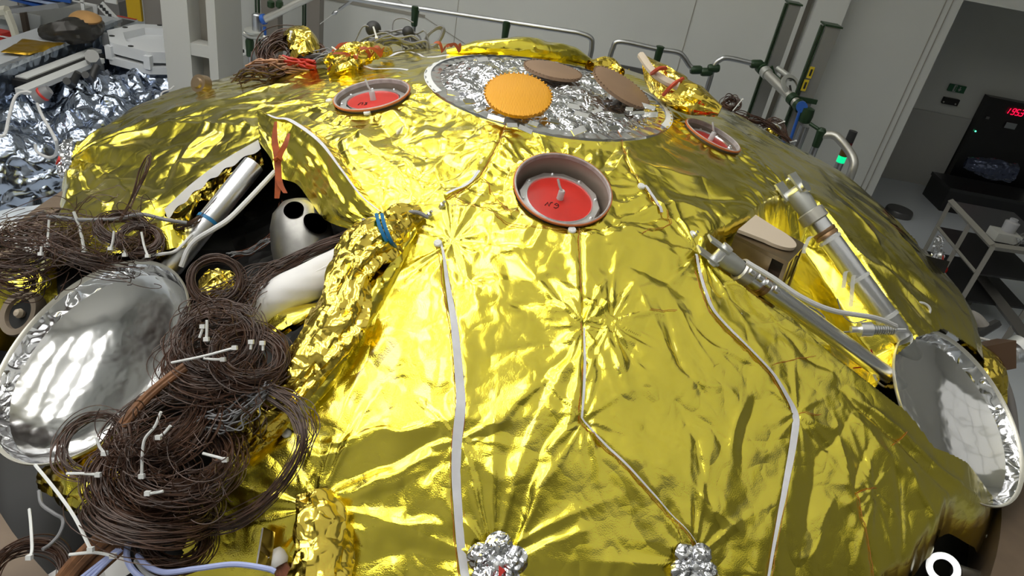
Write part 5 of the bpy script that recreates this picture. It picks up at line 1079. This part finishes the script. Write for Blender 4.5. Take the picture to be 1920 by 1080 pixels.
# ------------------------------------------------------------------ wall furniture
PM = mat('pillar_paint', (.52, .52, .49), .55)
xa, xb, xc, xd = (aty(q, 0, 3.0)[0] for q in (300, 350, 385, 402))
wallbox('wall_pillar', xa, xb, 3.0, 3.5, FLOOR, CEIL, PM); wallbox('wall_pillar_channel', xb, xc, 3.2, 3.5, FLOOR, CEIL, WALLD); wallbox('wall_pillar_edge', xc, xd, 3.0, 3.5, FLOOR, CEIL, PM)
zq = aty(372, 95, 3.0)[2]; o = MB().box(((xb + xc) / 2, 3.08, zq), (xc - xb, .15, .10)).build('trim_1', PM, None, False); struct(o)
p = aty(433, 122, 4.3); o = thing('wall_box', (p[0], 4.3, p[2]), 'white rectangular cable box on the back wall at left', 'box'); MB().box((p[0], 4.38, p[2] - .12), (.30, .24, .50)).build('housing', WHITE, o, False)
for s in (-.1, .1): MB().lathe([(.012, 0), (.012, .03), (0, .035)], (p[0] + s, 4.38, p[2] + .13), (0, 0, 1), 10).build('gland', DARKG, o)
# ledge line and panel joints on the back wall
def wline(p, q, y=BACK - .004, w=.006, m=None, n='trim_2'):
    a_, b_ = aty(*p, y), aty(*q, y); struct(MB().box((a_ + b_) / 2, (np.linalg.norm(b_ - a_), .006, w), [nrm(b_ - a_), (0, 1, 0), nrm(np.cross(b_ - a_, (0, 1, 0)))]).build(n, m or WALLD, None, False))
wline((600, -6), (797, 31), w=.03)
wline((1306, 0), (1250, 200)); wline((860, 0), (845, 130), w=.004); wline((575, 0), (566, 100), w=.004)
wline((700, -30), (930, 120), w=.004)
# pier with beige recess on the right
X1, X2, X3, X4 = (aty(q, 0, 4.3)[0] for q in (1497, 1512, 1530, 1592))
wallbox('wall_pier_left', X1, X2, 4.25, BACK, FLOOR, CEIL, WALLM); wallbox('wall_pier_recess', X2, X3, 4.38, BACK, FLOOR, CEIL, WALLD); wallbox('wall_pier_right', X3, X4, 4.25, BACK, FLOOR, CEIL, WALLM)
for q in (1775, 1788): a_ = aty(q, 0, BACK - .004); struct(MB().box((a_[0], BACK - .004, 0), (.006, .006, 4)).build('trim_3', WALLD, None, False))
# stack light
p = aty(1577, 300, 3.3); sl = thing('stack_light', (p[0], 3.3, FLOOR), 'signal tower with lit green lamp at the right wall', 'signal light')
MB().lathe([(.035, FLOOR - p[2] if False else -.6), (.035, -.02)], p, (0, 0, 1), 14).build('pole', STEEL, sl)
zz = -.02
for nm, h_, m_ in (('green_lamp', .06, mat('lamp_green', (.01, .35, .15), .3, emit=((.0, .75, .28), .8))), ('amber_lamp', .065, mat('lamp_amber', (.12, .07, .01), .3)), ('red_lamp', .065, mat('lamp_red', (.16, .01, .01), .3)), ('top_cap', .10, DARKG)):
    MB().lathe([(0, zz), (.036, zz), (.036, zz + h_ - .004), (0, zz + h_ - .004)], p, (0, 0, 1), 20).build(nm, m_, sl); zz += h_

# ------------------------------------------------------------------ dim bay on the right
def dbox(px, py, y, sx, sy, sz, name, m, parent): return MB().box(aty(px, py, y), (sx, sy, sz)).build(name, m, parent, False)
ex = thing('exit_sign', aty(1793, 165, YD), 'green emergency exit sign with a figure and down arrow high on the dim wall', 'exit sign')
c = aty(1794, 166, YD - .02); GS = mat('exit_green', (.01, .10, .04), .5); MB().box(c, (.20, .02, .085)).build('plate', GS, ex, False)
MW = mat('sign_white', (.35, .38, .36), .5)
MB().box(c + np.array([-.028, -.012, 0]), (.035, .004, .075)).build('door_symbol', MW, ex, False); MB().box(c + np.array([-.022, -.0145, -.006]), (.012, .004, .045)).build('figure_body', GS, ex, False); MB().lathe([(0, .004), (.007, .004), (.007, 0)], c + np.array([-.022, -.014, .022]), (0, -1, 0), 12).build('figure_head', GS, ex)
q = c + np.array([.030, -.012, 0]); MB().prism([q + np.array(v_) for v_ in ((-.006, 0, .028), (.006, 0, .028), (.006, 0, 0), (.02, 0, 0), (0, 0, -.028), (-.02, 0, 0), (-.006, 0, 0))], (0, -1, 0), .004).build('down_arrow', MW, ex, False)
o = thing('wall_panel_unit', aty(1782, 190, YD), 'small black control box under the exit sign', 'control box'); MB().box(aty(1782, 190, YD - .03), (.185, .05, .075)).build('housing', INK, o, False)
for dx in (-.075, .07): MB().lathe([(0, .01), (.009, .008), (.009, 0)], aty(1782, 190, YD - .055) + np.array([dx, 0, -.02]), (0, -1, 0), 10).build('knob', CAST, o)
# door in the bay
a_ = aty(1712, 202, YD); b_ = aty(1822, 222, YD); c_ = aty(1745, 375, YD)
dr = struct(MB().box(((a_[0] + b_[0]) / 2 - .03, YD - .02, (a_[2] + c_[2]) / 2 - .0), (b_[0] - a_[0] + .04, .03, a_[2] - c_[2])).build('door_1', mat('door_grey', (.44, .44, .42), .5), None, False))
for px, py in ((1652, 347), (1744, 362)): MB().box(aty(px, py, YD - .06), (.03, .04, .10)).build('hinge', DARKG, dr, False)
MB().box(aty(1700, 368, YD - .05), (.42, .02, .01)).build('bottom_bar', DARKG, dr, False)
# black rack with display
YRk = 6.05; A_ = aty(1857, 182, YRk)
rk = thing('equipment_rack', (A_[0] + .5, YRk + .3, FLOOR), 'black equipment rack with a red digital display in the dim bay', 'rack')
zb = aty(1770, 352, YRk)[2]
FRD0 = mat('bay_filler_lid', (.02, .02, .022), .3); BLK = mat('rack_black', (.006, .006, .007), .3)
MB().box((A_[0] + .5, YRk + .07, (A_[2] + zb) / 2), (1.0, .13, A_[2] - zb)).build('cabinet', BLK, rk, False)
MB().box((A_[0] + .9, YRk + .07, (zb + FLOOR) / 2 + .0), (1.2, .13, zb - FLOOR)).build('plinth', BLK, rk, False)
LED = mat('led_red', (1, .0, .05), .5, emit=((1.0, .004, .05), 1.6)); y_ = YRk - .012
o0 = aty(1893, 208, y_); H_ = .070; W_ = .034
SEG = {'a': ((0, 1), (1, 1)), 'b': ((1, 1), (1, .5)), 'c': ((1, .5), (1, 0)), 'd': ((0, 0), (1, 0)), 'e': ((0, 0), (0, .5)), 'f': ((0, .5), (0, 1)), 'g': ((0, .5), (1, .5))}
for i, (dg, sg) in enumerate((('1', 'bc'), ('9', 'abcdfg'), ('5', 'acdfg'), ('3', 'abcdg'))):
    mb = MB()
    for s_ in sg:
        (u0, v0), (u1, v1) = SEG[s_]; sx = -.020 + i * .052 - (.018 if i == 0 else .0)
        f = lambda u, v: o0 + np.array([sx + u * W_ + (v - .5) * H_ * .18, 0, (v - .5) * H_])
        mb.tube([lerp(f(u0, v0), f(u1, v1), .1), lerp(f(u0, v0), f(u1, v1), .9)], .0042, 6)
    if i == 2: mb.tube([f(1.3, 0), f(1.3, .06)], .005, 6)
    mb.build('display_digit', LED, rk)
p = aty(1829, 246, y_); MB().lathe([(0, .006), (.010, .005), (.010, 0)], p, (0, -1, 0), 12).build('green_indicator', mat('lamp_green2', (.1, .8, .5), .3, emit=((.1, 1.0, .5), 1.5)), rk)
MB().box(aty(1895, 236, y_), (.13, .006, .07)).build('paper_note', mat('note_grey', (.22, .24, .25), .6), rk, False); MB().box(aty(1852, 221, y_), (.04, .006, .03)).build('small_tag', mat('note_dark', (.12, .12, .12), .6), rk, False)
lump([aty(1810, 305, 4.9), aty(1840, 312, 4.85), aty(1900, 325, 4.8)], [.05, .09, .09], mat('clear_wrap', (.05, .06, .10), .12, .6, [('vor', 14, .02)]), 'plastic_wrap', 'shiny dark plastic wrap lying in front of the rack', 'plastic wrap', seed=51)
# carts
ba = aty(1783, 352, 5.3); bt = thing('bay_dark_filler', (ba[0] + .8, 5.5, FLOOR), 'added dark case standing under the digital display in the dim bay', 'case'); MB().box((ba[0] + .8, 5.55, (ba[2] + FLOOR) / 2 - .02), (1.6, .5, ba[2] - FLOOR - .04)).build('body', BLK, bt, False); MB().box((ba[0] + .8, 5.55, ba[2] - .02), (1.62, .52, .04)).build('lid', FRD0, bt, False)  # black block added to darken the too bright bay
FR = mat('cart_frame', (.26, .25, .22), .45); FRD = mat('cart_dark', (.02, .02, .02), .4)
ct = thing('work_cart', aty(1830, 450, 3.6) * np.array([1, 1, 0]) + np.array([0, 0, FLOOR]), 'grey metal work cart with lower shelves in the dim bay', 'cart')
zt = -1.25; q = [atz(1783, 378, zt), atz(1862, 462, zt), atz(1990, 480, zt), atz(1900, 400, zt)]
MB().prism([p + np.array([0, 0, -.02]) for p in q], (0, 0, 1), .03).build('table_top', mat('cart_top', (.05, .05, .055), .35), ct, False)
MB().tube([q[0], q[1]], .030, 4).build('edge_beam', FR, ct, False); MB().tube([q[1], q[2]], .030, 4).build('edge_beam', FR, ct, False)
for p in (q[0], q[1], lerp(q[0], q[1], .5), q[2]): MB().tube([p, np.array([p[0], p[1], FLOOR + .06])], .024, 4).build('leg', FR, ct, False)
for z_ in (.26, .52):
    MB().tube([q[0] - (0, 0, z_), q[1] - (0, 0, z_)], .016, 4).build('shelf_bar', FR, ct, False); MB().prism([p - np.array([0, 0, z_ + .01]) for p in q], (0, 0, 1), .015).build('shelf', FRD, ct, False)
o = thing('white_dispenser', atz(1880, 455, zt + .02), 'small white box with a pump standing on the work cart', 'dispenser'); c = atz(1878, 458, zt + .015) + np.array([.05, .1, .04])
MB().box(c, (.20, .15, .07)).build('box', mat('box_offwhite', (.45, .45, .42), .5), o, False); MB().lathe([(.05, 0), (.055, .08), (.03, .09), (.03, .11), (0, .11)], c + np.array([.02, .02, .035]), (0, 0, 1), 18).build('bottle', mat('bottle_clear', (.4, .4, .42), .3), o)
lump([atz(1900, 452, zt + .05), atz(1935, 445, zt + .05)], [.03, .05], SILVER, 'foil_scrap', 'small silver foil scrap at the right end of the cart', 'foil scrap', seed=53)
ct2 = thing('tilted_beam_frame', atz(1880, 560, FLOOR), 'dark grey frame with a long flat beam standing on the floor of the dim bay', 'frame')
MB().tube([atz(1838, 520, -1.75), atz(1900, 600, -1.75), atz(1960, 680, -1.75)], .05, 4).build('beam', mat('beam_grey', (.10, .095, .085), .5), ct2, False)
for px, py in ((1842, 525), (1905, 606)): p = atz(px, py, -1.75); MB().tube([p, np.array([p[0], p[1], FLOOR])], .03, 4).build('foot', FR, ct2, False)
for k, (px, py, la) in enumerate(((1768, 505, 'red ball knob on the bay floor'), )):
    t = thing('red_ball', atz(px, py, FLOOR), la + ' near the rim of the craft', 'knob'); p = atz(px, py, -1.7); MB().lathe([(.04 * math.sin(a), -.04 * math.cos(a)) for a in np.linspace(.02, 3.1, 12)], p, (0, 0, 1), 16).build('ball', RED, t); MB().tube([p, np.array([p[0], p[1], FLOOR])], .01, 6).build('stem', STEEL, t)
lump([atz(1775, 515, -1.9), atz(1800, 528, -1.88), atz(1822, 538, -1.9)], [.05, .08, .05], SILVERS, 'caster_unit', 'shiny caster and clamp parts on the bay floor', 'caster', seed=54)
t = thing('power_strip', atz(1835, 560, FLOOR), 'dark cable tray on the pale bay floor', 'cable tray'); MB().box(atz(1838, 548, FLOOR + .03), (.5, .08, .05), [nrm([1, .15, 0]), nrm([-.15, 1, 0]), (0, 0, 1)]).build('body', FRD, t, False)
# second grey cabinet low in the bay
o = thing('waste_drum', aty(1690, 400, 4.9), 'round dark drum below the bay door', 'drum'); p = aty(1688, 392, 4.9); MB().lathe([(0, 0), (.14, 0), (.15, -.02), (.15, -.7), (0, -.7)], p, (0, 0, 1), 28).build('body', mat('drum_grey', (.10, .10, .10), .35, .4), o)

# ------------------------------------------------------------------ left background: benches, silver wrapped craft, white lid
lid = thing('octagonal_lid', atz(300, 80, -1.0), 'white octagonal lid plate with raised rim at the upper left', 'lid')
zl = -1.35; lc = atz(322, 76, zl) - np.array([0, .12, 0])
def octo(R, z, rot=22.5, c=lc): return [np.array([c[0] + R * math.cos(math.radians(rot + 45 * k)), c[1] + R * math.sin(math.radians(rot + 45 * k)), z]) for k in range(8)]
RL = abs(atz(184, 70, zl)[0] - lc[0]) * 1.0
def ring(Ro, Ri, z0, z1, name, m, rot=12):
    mb = MB(); o_, i_ = octo(Ro, z1, rot), octo(Ri, z1, rot); ob, ib = octo(Ro, z0, rot), octo(Ri, z0, rot)
    for k in range(8):
        j = (k + 1) % 8; mb.add([o_[k], o_[j], i_[j], i_[k]], [(0, 1, 2, 3)]); mb.add([o_[k], o_[j], ob[j], ob[k]], [(3, 2, 1, 0)]); mb.add([i_[k], i_[j], ib[j], ib[k]], [(0, 1, 2, 3)])
    mb.build(name, m, lid, False)
LIDW = mat('lid_white', (.74, .76, .78), .4)
ring(RL * .97, RL * .70, zl - .05, zl + .05, 'raised_rim', LIDW); ring(RL * 1.02, RL * .5, zl - .15, zl - .08, 'base_flange', LIDW)
MB().prism(octo(RL * .75, zl - .03, 12), (0, 0, 1), .01).build('centre_plate', LIDW, lid, False)
for k in range(8): p = lerp(octo(RL * .99, zl - .04, 12)[k], lc, 0); MB().box(p, (.06, .06, .12)).build('corner_bracket', LIDW, lid, False)
for p in octo(RL * .84, zl + .052, 34): MB().lathe([(0, .004), (.025, .003), (.025, 0)], p, (0, 0, 1), 10).build('rim_slot', DARKG, lid)
def bz(px, py, z): return atz(px, py, z - .30)
def sheet(px, py, z, name, label, cat, m, amp=.12, nx=34, ny=24, seed=0, sc=3.0, drop=.25):
    """px,py: four image corners of a draped sheet at height z"""
    q = [bz(a, b, z) for a, b in zip(px, py)]; G = []
    for j in range(ny):
        v = j / (ny - 1); r_ = []
        for i in range(nx):
            u = i / (nx - 1); r_.append((q[0] * (1 - u) + q[1] * u) * (1 - v) + (q[3] * (1 - u) + q[2] * u) * v)
        G.append(r_)
    G = np.array(G); h = amp * (1.4 * facets(G[..., 0] * sc + seed, G[..., 1] * sc, seed + 70) + .6 * facets(G[..., 0] * sc * 2.6, G[..., 1] * sc * 2.6, seed + 71) + .8)
    U = np.linspace(0, 1, nx)[None]; V = np.linspace(0, 1, ny)[:, None]; e = np.minimum(np.minimum(U, 1 - U), np.minimum(V, 1 - V)); h = h - drop * np.clip(1 - e / .12, 0, 1) ** 2
    G[..., 2] += h; o = MB().grid(G).build(name, m); tag(o, label, cat); return o
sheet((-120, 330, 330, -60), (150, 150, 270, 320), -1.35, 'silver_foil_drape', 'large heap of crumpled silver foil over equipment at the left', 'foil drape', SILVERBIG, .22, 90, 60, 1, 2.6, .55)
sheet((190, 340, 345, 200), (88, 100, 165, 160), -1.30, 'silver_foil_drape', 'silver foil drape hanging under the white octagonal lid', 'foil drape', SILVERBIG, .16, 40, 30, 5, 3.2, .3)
# platform beams
WB = mat('beam_white', (.60, .61, .60), .45)
pf = thing('white_beam_frame', bz(150, 140, -1.3), 'white double beam frame with black slots behind the silver heap', 'frame')
def zbeam(p, q, z, w, h, name, m, parent):
    a, b = bz(*p, z), bz(*q, z); d_ = nrm(b - a); MB().box((a + b) / 2, (np.linalg.norm(b - a), w, h), [d_, np.cross((0, 0, 1), d_), (0, 0, 1)]).build(name, m, parent, False)
zbeam((40, 148), (181, 94), -1.12, .10, .03, 'top_flange', WB, pf); zbeam((40, 158), (181, 104), -1.14, .16, .05, 'slot', INK, pf); zbeam((40, 172), (186, 112), -1.13, .10, .04, 'top_flange', WB, pf); zbeam((60, 186), (191, 128), -1.30, .05, .22, 'web', mat('web_grey', (.42, .43, .42), .5), pf)
zbeam((60, 200), (190, 152), -1.3, .06, .06, 'rail', WB, pf)
for s in (0, 1): MB().tube(spl([bz(160 - 35 * s, 140 + 12 * s, -1.05), bz(170 - 35 * s, 150 + 10 * s, -1.15), bz(176 - 35 * s, 135 + 12 * s, -1.1), bz(182 - 35 * s, 122 + 14 * s, -1.05)], 16), .03, 10).build('cable_chain', DARKG, pf)
MB().tube([bz(172, 105, -1.02), bz(180, 125, -1.2)], .06, 8).build('grey_arm', mat('arm_grey', (.3, .3, .29), .5), pf)
pl = thing('foil_bench', bz(80, 90, -1.2), 'long bench edge wrapped in bluish foil running diagonally at the upper left', 'bench')
zbeam((-40, 146), (215, 42), -1.02, .05, .04, 'top_rail', mat('foil_rail', (.55, .60, .66), .25, .8, [('vor', 14, .01)]), pl)
a, b = bz(-40, 148, -1.02), bz(215, 44, -1.02); fg = np.array([[lerp(a, b, t) + np.array([0, -.02, -.40 * s]) + (.02 * facets(np.array([t * 14.]), np.array([s * 4.]), 80)[0]) * np.array([.3, -.9, 0]) for t in np.linspace(0, 1, 60)] for s in np.linspace(0, 1, 12)])
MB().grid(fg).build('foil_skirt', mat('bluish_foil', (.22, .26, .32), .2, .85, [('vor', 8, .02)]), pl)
zbeam((-60, 122), (195, 32), -1.03, .38, .03, 'table_top', mat('perforated_top', (.42, .44, .46), .4), pl)
tag(lump([], [], None, '') if False else sheet((0, 40, 122, 58), (96, 74, 78, 101), -.98, 'gold_foil_sheet', 'folded dull gold foil sheet lying on the bench', 'foil sheet', mat('gold_dull', (.50, .30, .03), .35, .9, [('vor', 10, .01)]), .02, 24, 16, 9, 5, .02), None, None)
lf = thing('leather_pad', bz(160, 40, -.9), 'tan leaf-shaped leather pad lying on dark bags on the bench', 'pad')
q0 = bz(128, 34, -.85); q1 = bz(191, 33, -.85); ax1 = (q1 - q0); ax2 = nrm(np.cross((0, 0, 1), ax1)) * .19
G = []
for s in np.linspace(0, 1, 20):
    w_ = math.sin(s * math.pi) ** .7; G.append([q0 + ax1 * s + ax2 * w_ * v + np.array([0, 0, .06 * w_ * (1 - v * v)]) for v in np.linspace(-1, 1, 9)])
MB().grid(np.array(G)).build('pad', mat('leather_tan', (.50, .28, .10), .5, noise=(4, .2)), lf); G2 = np.array(G) - np.array([0, 0, .012]); MB().grid(G2).build('underside', mat('leather_dark', (.25, .13, .05), .6), lf)
lump([bz(80, 62, -.97), bz(110, 60, -.93), bz(150, 58, -.93), bz(185, 46, -.96)], [.05, .09, .10, .05], mat('dark_bag', (.035, .032, .028), .35, .2, [('vor', 9, .01)]), 'dark_bag', 'dark crumpled bags and tools under the leather pad', 'bag', seed=55)
# louvred cabinets, shelf, folders, sign bars in the far corner
def vplate(px0, py0, px1, py1, y, name, m, parent, th=.03):
    a, b = aty(px0, py0, y), aty(px1, py1, y); MB().box(((a[0] + b[0]) / 2, y, (a[2] + b[2]) / 2), (abs(b[0] - a[0]), th, abs(a[2] - b[2]))).build(name, m, parent, False); return a, b
YL = 5.6
cab = thing('louvred_cabinet', aty(50, 40, YL), 'grey white cabinet with louvred doors at the far left', 'cabinet')
CG = mat('cabinet_grey', (.50, .50, .47), .5)
a, b = vplate(-20, -20, 170, 60, YL, 'body', CG, cab, .3)
for g, (u0, u1) in enumerate(((22, 48), (50, 76))):
    for j in range(13):
        A1_ = aty(u0, 26 + 3.1 * j, YL - .16); B1_ = aty(u1, 24.6 + 3.1 * j, YL - .16); MB().box(((A1_[0] + B1_[0]) / 2, YL - .165, A1_[2]), (B1_[0] - A1_[0], .02, .022)).build('louvre', WHITE, cab, False)
A1_ = aty(44, 30, YL - .18); MB().box((A1_[0] + .02, YL - .2, A1_[2] - .5), (.06, .05, 3.4)).build('post', mat('post_brown', (.14, .10, .07), .5), cab, False)
cab2 = thing('louvred_cabinet', aty(170, 15, YL), 'grey equipment cabinet with vent slots behind the sign bars', 'cabinet'); vplate(125, -20, 240, 45, YL + .3, 'body', mat('cabinet_dark', (.22, .21, .20), .5), cab2, .3)
for j in range(8): A1_ = aty(160, 6 + 3 * j, YL + .12); B1_ = aty(182, 6 + 3 * j, YL + .12); MB().box(((A1_[0] + B1_[0]) / 2, YL + .12, A1_[2]), (B1_[0] - A1_[0], .02, .02)).build('vent_slot', WHITE, cab2, False)
sh = thing('wall_shelf', aty(70, 15, 5.2), 'grey shelf carrying blue folders at the top left corner', 'shelf'); a = aty(-10, 22, 5.1); b = aty(128, 6, 5.1); MB().box((a + b) / 2, (np.linalg.norm(b - a), .35, .05), [nrm(b - a), (0, 1, 0), nrm(np.cross(b - a, (0, 1, 0)))]).build('board', mat('shelf_grey', (.30, .31, .32), .5), sh, False)
for j in range(3):
    p = lerp(a, b, .58 + .10 * j) + np.array([0, 0, .06 + .02 * j]); o = MB().box(p, (.45, .28, .03), [nrm([1, .2 * j, -.05]), nrm([-.2 * j, 1, 0]), nrm([.05, 0, 1])]).build('folder', [BLUEP, mat('folder_light', (.45, .55, .75), .4), BLUEP][j], None, False); tag(o, ['dark blue folder at the bottom of the pile on the shelf', 'pale blue folder in the middle of the pile on the shelf', 'blue folder on top of the pile on the shelf'][j], 'folder', 'folders on the shelf')
o = MB().lathe([(0, 0), (.05, 0), (.06, .05), (.04, .12), (.05, .16), (0, .17)], lerp(a, b, .42) + np.array([0, 0, .03]), (0, 0, 1), 14).build('white_jar', WHITE); tag(o, 'small white jar on the grey shelf', 'jar')
yp = thing('yellow_panel', aty(250, 20, 5.0), 'tall mustard yellow panel beside the white pillar', 'panel'); vplate(234, -30, 268, 40, 5.0, 'panel', mat('mustard', (.66, .42, .01), .45), yp, .04)
gp_ = thing('grey_panel', aty(285, 20, 5.1), 'tall grey panel between the yellow panel and the pillar', 'panel'); vplate(266, -30, 310, 60, 5.05, 'panel', mat('panel_taupe', (.28, .26, .24), .5), gp_, .04)
sg = thing('sign_bars', aty(190, 20, 4.9), 'white slanted marker bars with small dark squares', 'marker'); 
a, b = aty(188, 8, 4.9), aty(218, 40, 4.9); MB().box((a + b) / 2, (np.linalg.norm(b - a), .02, .09), [nrm(b - a), (0, 1, 0), nrm(np.cross(b - a, (0, 1, 0)))]).build('slanted_bar', WHITE, sg, False)
for t_ in (.1, .28, .46, .64, .82): MB().box(lerp(a, b, t_) + np.array([0, -.014, 0]), (.035, .006, .035)).build('dark_square', DARKG, sg, False)
vplate(150, -6, 160, 22, 4.9, 'upright_bar', WHITE, sg, .02); vplate(136, 2, 180, 9, 4.9, 'cross_bar', WHITE, sg, .02); vplate(196, -4, 220, 8, 4.9, 'white_block', WHITE, sg, .02)
rl = thing('red_label', aty(240, 35, 4.6), 'red and white label plate by the lid', 'label'); vplate(218, 30, 258, 40, 4.7, 'plate', WHITE, rl, .02); vplate(220, 29, 256, 37, 4.68, 'red_field', RED, rl, .02)
rb = thing('red_box', aty(8, 60, 4.6), 'red and white box at the left edge behind the bench', 'box'); vplate(-12, 56, 17, 82, 4.2, 'front', RED, rb, .15); vplate(-12, 66, 17, 70, 4.12, 'white_stripe', WHITE, rb, .02)
fr = thing('white_stand', aty(20, 50, 4.0), 'translucent cream upright stand at the left edge', 'stand'); MB().tube([aty(12, 20, 4.0), aty(24, 50, 4.0), aty(36, 88, 4.0)], .04, 6).build('upright', mat('cream_plastic', (.60, .58, .48), .5), fr); MB().tube([aty(-10, 22, 4.0), aty(14, 20, 4.0)], .05, 6).build('arm', mat('cream_plastic', (.6, .58, .48), .5), fr)
# cables on the silver heap
for k, (pts, la) in enumerate((([(0, 256), (10, 250), (18, 215), (30, 180), (50, 172), (66, 178)], 'white cable curling over the silver heap at the left'), ([(70, 195), (78, 215), (95, 245), (106, 268), (104, 290), (90, 295), (70, 285), (66, 272)], 'white cable looping off the silver heap above the floor'), ([(303, 195), (303, 175), (318, 168), (326, 162)], 'thin white wire bent in front of the pillar'))):
    zz_ = -1.0 if k < 2 else -.9; P = [bz(a, b, zz_ - (.25 if (k == 1 and i > 3) else 0)) for i, (a, b) in enumerate(pts)]; o = MB().tube(spl(P, 50), .011 if k < 2 else .006, 8).build('cable', CABLEW); tag(o, la, 'cable')
o = thing('cable_plug', bz(76, 178, -1.0), 'grey round connector with red ring on the silver heap', 'connector'); MB().lathe([(.03, -.06), (.05, -.05), (.05, .03), (.035, .07)], bz(78, 178, -.98), nrm([.6, .3, .5]), 18, caps=True).build('shell', mat('plug_grey', (.2, .2, .21), .4), o); MB().lathe([(.052, .0), (.056, .01), (.052, .02)], bz(78, 178, -.98), nrm([.6, .3, .5]), 18).build('red_ring', REDFOIL, o)
t = thing('round_lens', at0(378, 165, .05), 'small bronze round fitting on the far left rim by the pillar', 'fitting'); c = atd(377, 158, proj(at0(377, 175))[2] + .1); MB().lathe([(.0, .03), (.02, .03), (.025, .02), (.04, .02), (.045, -.02), (.02, -.04)], c, nrm([-.3, -.8, .4]), 20).build('housing', mat('fitting_bronze', (.3, .22, .14), .35, .7), t); MB().tube([c, c + np.array([.02, 0, -.12])], .015, 6).build('stem', DARKG, t)
lump([c + np.array([.05, -.02, -.09]), c + np.array([.11, -.02, -.07])], [.02, .04], GOLD2, 'foil_ball', 'small gold scrap under the bronze fitting at the left rim', 'foil ball', seed=57)
o = MB().tube(spl([c + np.array([.09, 0, -.03]), c + np.array([.16, 0, -.04]), c + np.array([.24, 0, -.02])], 10), .014, 6).build('red_strip', RED); tag(o, 'short red strip on the left rim beside the bronze fitting', 'strip')
